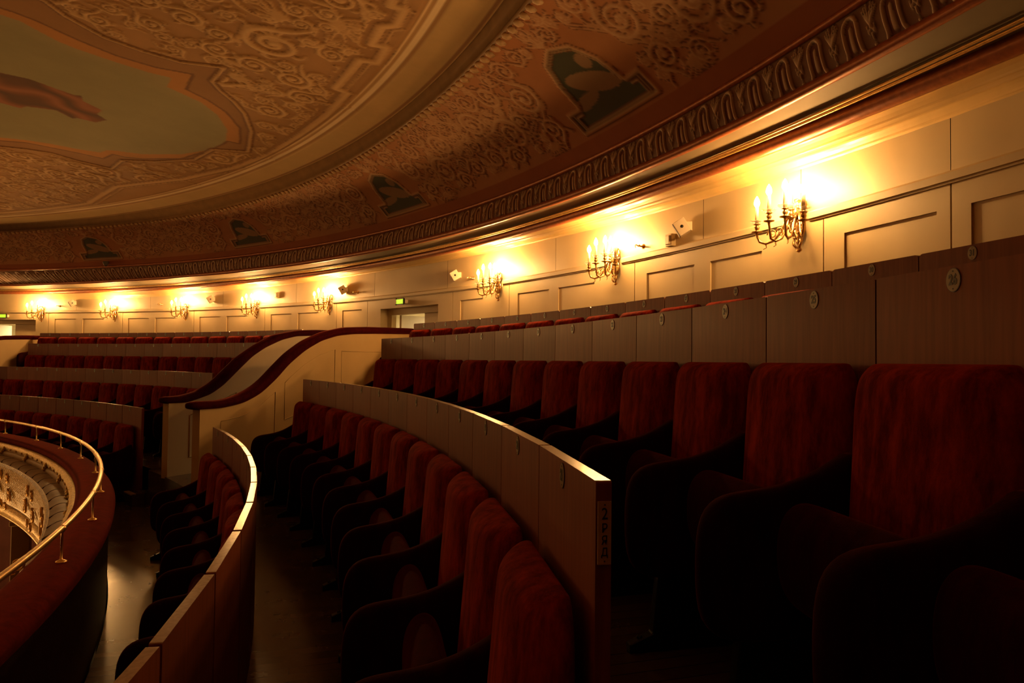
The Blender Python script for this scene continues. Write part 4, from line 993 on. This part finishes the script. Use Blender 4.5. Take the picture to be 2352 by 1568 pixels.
# ------------------------------------------------------------------ wall sconces with electric candles
def sconce_meshes():
    b = MB()   # back plate: stacked turned ornaments, flattened against the wall
    F_ = Matrix.Diagonal((1, .55, 1, 1))
    b.lathe([(.002, 0), (.016, .006), (.024, .014), (.014, .028), (.010, .042), (.018, .055), (.030, .075), (.022, .098), (.034, .12), (.042, .15), (.034, .18), (.026, .20), (.040, .23), (.046, .262), (.030, .29), (.020, .302), (.036, .315), (.038, .33), (.004, .332)], (0, .03, 0), 12, M=F_)
    for sx in (-1, 1):
        b.tube([(sx * .03, .035, .10), (sx * .055, .04, .14), (sx * .05, .04, .19), (sx * .032, .04, .21), (sx * .03, .045, .18)], [.010, .012, .012, .009, .005], 7)
        b.tube([(sx * .02, .03, .24), (sx * .055, .035, .26), (sx * .06, .035, .30), (sx * .04, .035, .31)], [.010, .011, .009, .005], 7)
        b.tube([(sx * .012, .04, .03), (sx * .034, .045, .055), (sx * .026, .045, .085)], [.007, .009, .005], 6)
    for k in range(6): b.lathe([(.001, -.012), (.012, 0), (.001, .012)], (.018 * (-1) ** k, .05, .09 + .03 * k), 6)
    plate = b.mesh('sconce_back', M['brass'], True)
    arms = []
    spec = [(.25, 55, .145), (.25, -55, .145), (.175, 24, .19), (.175, -24, .19), (.055, 0, .205)]
    for R, ph, zp in spec:
        a = math.radians(ph); dx, dy = sin(a), cos(a); b = MB()
        if R > .1:
            P = [(.0, .20), (.16, .235), (.30, .20), (.42, .135), (.58, .085), (.78, .070), (.93, .085), (1.0, zp - .02), (1.0, zp)]
            b.tube([(dx * R * f, .035 + dy * R * f, z) for f, z in P], [.009, .010, .009, .008, .008, .008, .008, .008, .009], 8)
            # inner volute
            b.tube([(dx * R * (.62 + .13 * (1 - k / 16) * cos(k * .55)), .035 + dy * R * (.62 + .13 * (1 - k / 16) * cos(k * .55)), .125 + .035 * (1 - k / 16) * sin(k * .55)) for k in range(17)], .0045, 6)
            b.tube([(dx * R * .78, .035 + dy * R * .78, .07), (dx * R * .76, .035 + dy * R * .76, .045), (dx * R * .84, .035 + dy * R * .84, .036)], [.004, .003, .002], 5)
        cx, cy = dx * R, .035 + dy * R
        b.lathe([(.006, -.012), (.010, -.004), (.032, .002), (.034, .006), (.014, .007), (.009, .014), (.015, .024), (.017, .032), (.009, .042), (.010, .048), (.022, .052), (.021, .055)], (cx, cy, zp), 14)
        g = MB(); n = 12; V = []
        for rr, zz in ((.014, .055), (.034, .060), (.044, .072), (.041, .074), (.032, .064), (.014, .060)):
            for k in range(n): q = 2 * pi * k / n; r_ = rr * (1 + .10 * (k % 2)); V.append((cx + r_ * cos(q), cy + r_ * sin(q), zp + zz + .004 * (k % 2)))
        g.add(V, [(i * n + k, i * n + (k + 1) % n, ((i + 1) % 6) * n + (k + 1) % n, ((i + 1) % 6) * n + k) for i in range(6) for k in range(n)])
        c = MB(); c.lathe([(.0125, .056), (.0120, .10), (.0115, .162), (.004, .163)], (cx, cy, zp), 10)
        l = MB(); l.lathe([(.004, .163), (.012, .168), (.0175, .182), (.0175, .194), (.013, .210), (.006, .224), (.0015, .231)], (cx, cy, zp), 8)
        arms.append((b.mesh('sconce_arm', M['brass'], True), g.mesh('glass_bobeche', M['glass'], True), c.mesh('candle_tube', M['candle'], True), l.mesh('bulb', M['bulb'], True)))
    return plate, arms
PLATE, ARMS = sconce_meshes()
def make_sconce():
    t = empty('wall_sconce', (0, 0, 0)); new_obj('back_plate', PLATE, t)
    for a, g, c, l in ARMS:
        ao = new_obj('arm', a, t); new_obj('glass_pan', g, ao); new_obj('candle', c, ao); new_obj('bulb', l, ao)
    return t
SLAB = ['lit five-candle gilt wall sconce nearest the camera, at far right', 'lit gilt wall sconce, second from the right of the photo', 'lit gilt wall sconce just right of the bright doorway', 'lit gilt wall sconce just left of the bright doorway',
        'lit gilt wall sconce, fourth from the left of the photo', 'lit gilt wall sconce, third from the left of the photo', 'lit gilt wall sconce, second from the left of the photo', 'lit gilt wall sconce, leftmost in the photo']
s0 = make_sconce()
for i, L in enumerate(SCONCE_L + [14.4, 16.6, 18.8, 21.0, 23.2, 25.4, 27.6, 29.8]):
    o = s0 if i == 0 else dup(s0)
    T = TofL(L); x, y = pt(WALLR, T); nx, ny = nrm(T); o.location = (float(x), float(y), .765 + ZO); o.scale = (1.12,) * 3; o.rotation_euler = (0, 0, atan2(-ny, -nx) - pi / 2)
    o['label'] = SLAB[i] if i < 8 else 'lit gilt wall sconce farther round the hall'; o['category'] = 'wall lamp'; o['group'] = 'gilt sconces along the rear wall' if i < 8 else 'sconces farther round the hall'

# ------------------------------------------------------------------ small fittings on the rear wall
def on_wall(o, L, z, out=0.0, rz=0):
    T = TofL(L); x, y = pt(WALLR - out, T); nx, ny = nrm(T); o.location = (float(x), float(y), z + ZO); o.rotation_euler = (0, 0, atan2(-ny, -nx) - pi / 2 + rz)
def speaker():
    t = empty('wall_speaker', (0, 0, 0))
    b = MB(); Mx = Matrix.Translation((0, .085, 0)) @ Matrix.Rotation(-.55, 4, 'X')
    b.box(-.05, .05, -.055, .055, -.065, .065, M=Mx); new_obj('speaker_body', bevel_mesh(b.mesh('speaker_body', M['white']), .006, 2), t)
    b = MB(); b.box(-.046, .046, .052, .060, -.060, .060, M=Mx); new_obj('speaker_grille', b.mesh('speaker_grille', M['grille']), t)
    b = MB(); b.box(-.018, .018, 0, .05, -.03, .045); new_obj('wall_bracket', b.mesh('wall_bracket', M['white']), t)
    b = MB(); K = Matrix.Rotation(pi / 2, 4, 'Y')
    for sx in (-1, 1): b.lathe([(.013, -.004), (.013, .004)], (sx * .052, .085, 0), 12, M=K)
    new_obj('bracket_knob', b.mesh('bracket_knob', M['black'], True), t)
    return t
sp = None
for i, (L, z, lab) in enumerate([(-6.33, 1.165, 'white angular speaker between the two nearest sconces, biggest of its kind'), (-1.90, 1.185, 'white angular speaker right of the bright doorway'), (1.22, 1.19, 'white angular speaker just right of the sconce left of the doorway'),
                               (5.25, 1.19, 'white angular speaker left of the fourth sconce from the left'), (9.35, 1.19, 'white angular speaker beside the leftmost sconce')]):
    o = sp = speaker() if sp is None else dup(sp)
    on_wall(o, L, z, 0, -.65); o['label'] = lab; o['category'] = 'speaker'; o['group'] = 'white speakers under the cornice'
def wall_hook():
    b = MB(); K = Matrix.Rotation(-pi / 2, 4, 'X'); b.lathe([(.026, 0), (.026, .004), (.016, .012), (.008, .022), (.007, .04)], (0, 0, 0), 12, M=K)
    b.tube([(0, .03, 0), (0, .06, -.002), (0, .085, .012), (0, .10, .0), (0, .09, -.02)], [.007, .007, .006, .005, .003], 7); b.lathe([(.001, -.012), (.012, 0), (.001, .012)], (0, .05, .006), 8)
    return b.mesh('wall_hook', M['brass'], True)
HK = wall_hook()
for L, z, lab in [(-5.62, 1.10, 'small brass hook beside the second sconce from the right'), (-2.2, 1.12, 'small brass hook right of the doorway speaker'), (.92, 1.13, 'small brass hook left of the doorway, by the sconce'),
                  (6.86, 1.13, 'small brass hook between the second and third sconces from left'), (9.80, 1.13, 'small brass hook right of the leftmost sconce')]:
    o = new_obj('wall_hook', HK, label=lab, cat='hook', group='brass hooks along the rear wall'); on_wall(o, L, z)
b = MB(); b.box(-.045, .045, .0, .05, -.055, .055); b.box(-.03, .03, .0, .065, -.04, .04, 1); SB = bevel_mesh(b.mesh('sensor_box', [M['wall'], M['white']]), .005, 2)
for L, z, lab in ((-6.06, 1.09, 'small cream sensor box left of the nearest speaker'), (3.32, 1.20, 'small cream sensor box near the fourth sconce from left')):
    o = new_obj('sensor_box', SB, label=lab, cat='box'); on_wall(o, L, z)
def exit_sign(L, z, lab):
    t = empty('exit_sign', (0, 0, 0)); b = MB(); b.box(-.10, .10, .07, .10, -.045, .045)
    for sx in (-1, 1):
        for sz in (-1, 1): b.box(sx * .10 - .008, sx * .10 + .008, .09, .112, sz * .045 - .008, sz * .045 + .008)
    new_obj('sign_frame', b.mesh('sign_frame', M['black']), t)
    b = MB(); b.box(-.088, .088, .100, .104, -.035, .035); new_obj('lit_face', b.mesh('lit_face', M['exit']), t)
    b = MB(); b.box(-.09, .09, 0, .07, -.03, .03); new_obj('sign_housing', bevel_mesh(b.mesh('sign_housing', M['white']), .012, 2), t)
    on_wall(t, L, z); t['label'] = lab; t['category'] = 'sign'; t['group'] = 'green exit lights over the doors'
exit_sign(-.42, .90, 'green lit exit sign above the central doorway'); exit_sign(11.25, .90, 'green lit exit sign above the doorway at far left')
# little dome camera under the cove
x, y = pt(float(ring_r('c4', .454)) - .10, .454); b = MB(); b.lathe([(.05, .0), (.055, -.03), (.045, -.06), (.03, -.085), (.005, -.095)], (0, 0, 0), 14)
b.lathe([(.022, -.075), (.022, -.10), (.015, -.102)], (0, 0, 0), 10, 1)
o = new_obj('dome_camera', b.mesh('dome_camera', [M['grille'], M['black']], True), label='small dark dome camera under the painted cove at left', cat='camera'); o.location = (float(x), float(y), 1.92 + ZO)

# lamps of the tiers below, hung under the lower edge of the gilded front
def lower_lamps():
    b = MB(); b.lathe([(.001, .05), (.03, .04), (.05, .01), (.045, -.03), (.02, -.06), (.001, -.065)], (0, 0, 0), 10); me = b.mesh('lower_lamp', M['lowlamp'], True)
    for t in (1.0, .8, .6, .42, .30, .18):
        x, y = pt(-2.55, t); o = new_obj('tier_lamp', me, label='glowing lamp of the tier below the gilded front', cat='lamp', group='lamps of the tier below'); o.location = (float(x), float(y), -2.75 + ZO)
M['lowlamp'] = mat_emit('lower_lamp_glow', LAMP, 220)
lower_lamps()


# ------------------------------------------------------------------ stalls floor far below with its one working light
def stalls():
    T = np.linspace(-pi, pi, 90); X, Y = pt(-1.0, T); V = [(float(x), float(y), -17.2 + ZO) for x, y in zip(X[:-1], Y[:-1])]
    new_obj('floor.002', mesh('stalls_floor', V, [tuple(range(len(V)))], M['lowwall']), kind='structure')
    t = empty('stalls_work_light', (-19, 2, -17.2 + ZO), label='bright globe light standing on the stalls floor far below', cat='lamp')
    b = MB(); b.lathe([(.5, 0), (.5, .04), (.05, .08), (.04, .65), (.12, .7)], (0, 0, 0), 16); new_obj('light_stand', b.mesh('light_stand', M['iron'], True), t)
    b = MB(); b.lathe([(.001, -.6), (.23, -.55), (.42, -.42), (.55, -.23), (.6, 0), (.55, .23), (.42, .42), (.23, .55), (.001, .6)], (0, 0, 1.28), 18); new_obj('light_globe', b.mesh('light_globe', M['globe'], True), t)
M['globe'] = mat_emit('work_light_globe', (1.0, .52, .17), 330)
stalls()
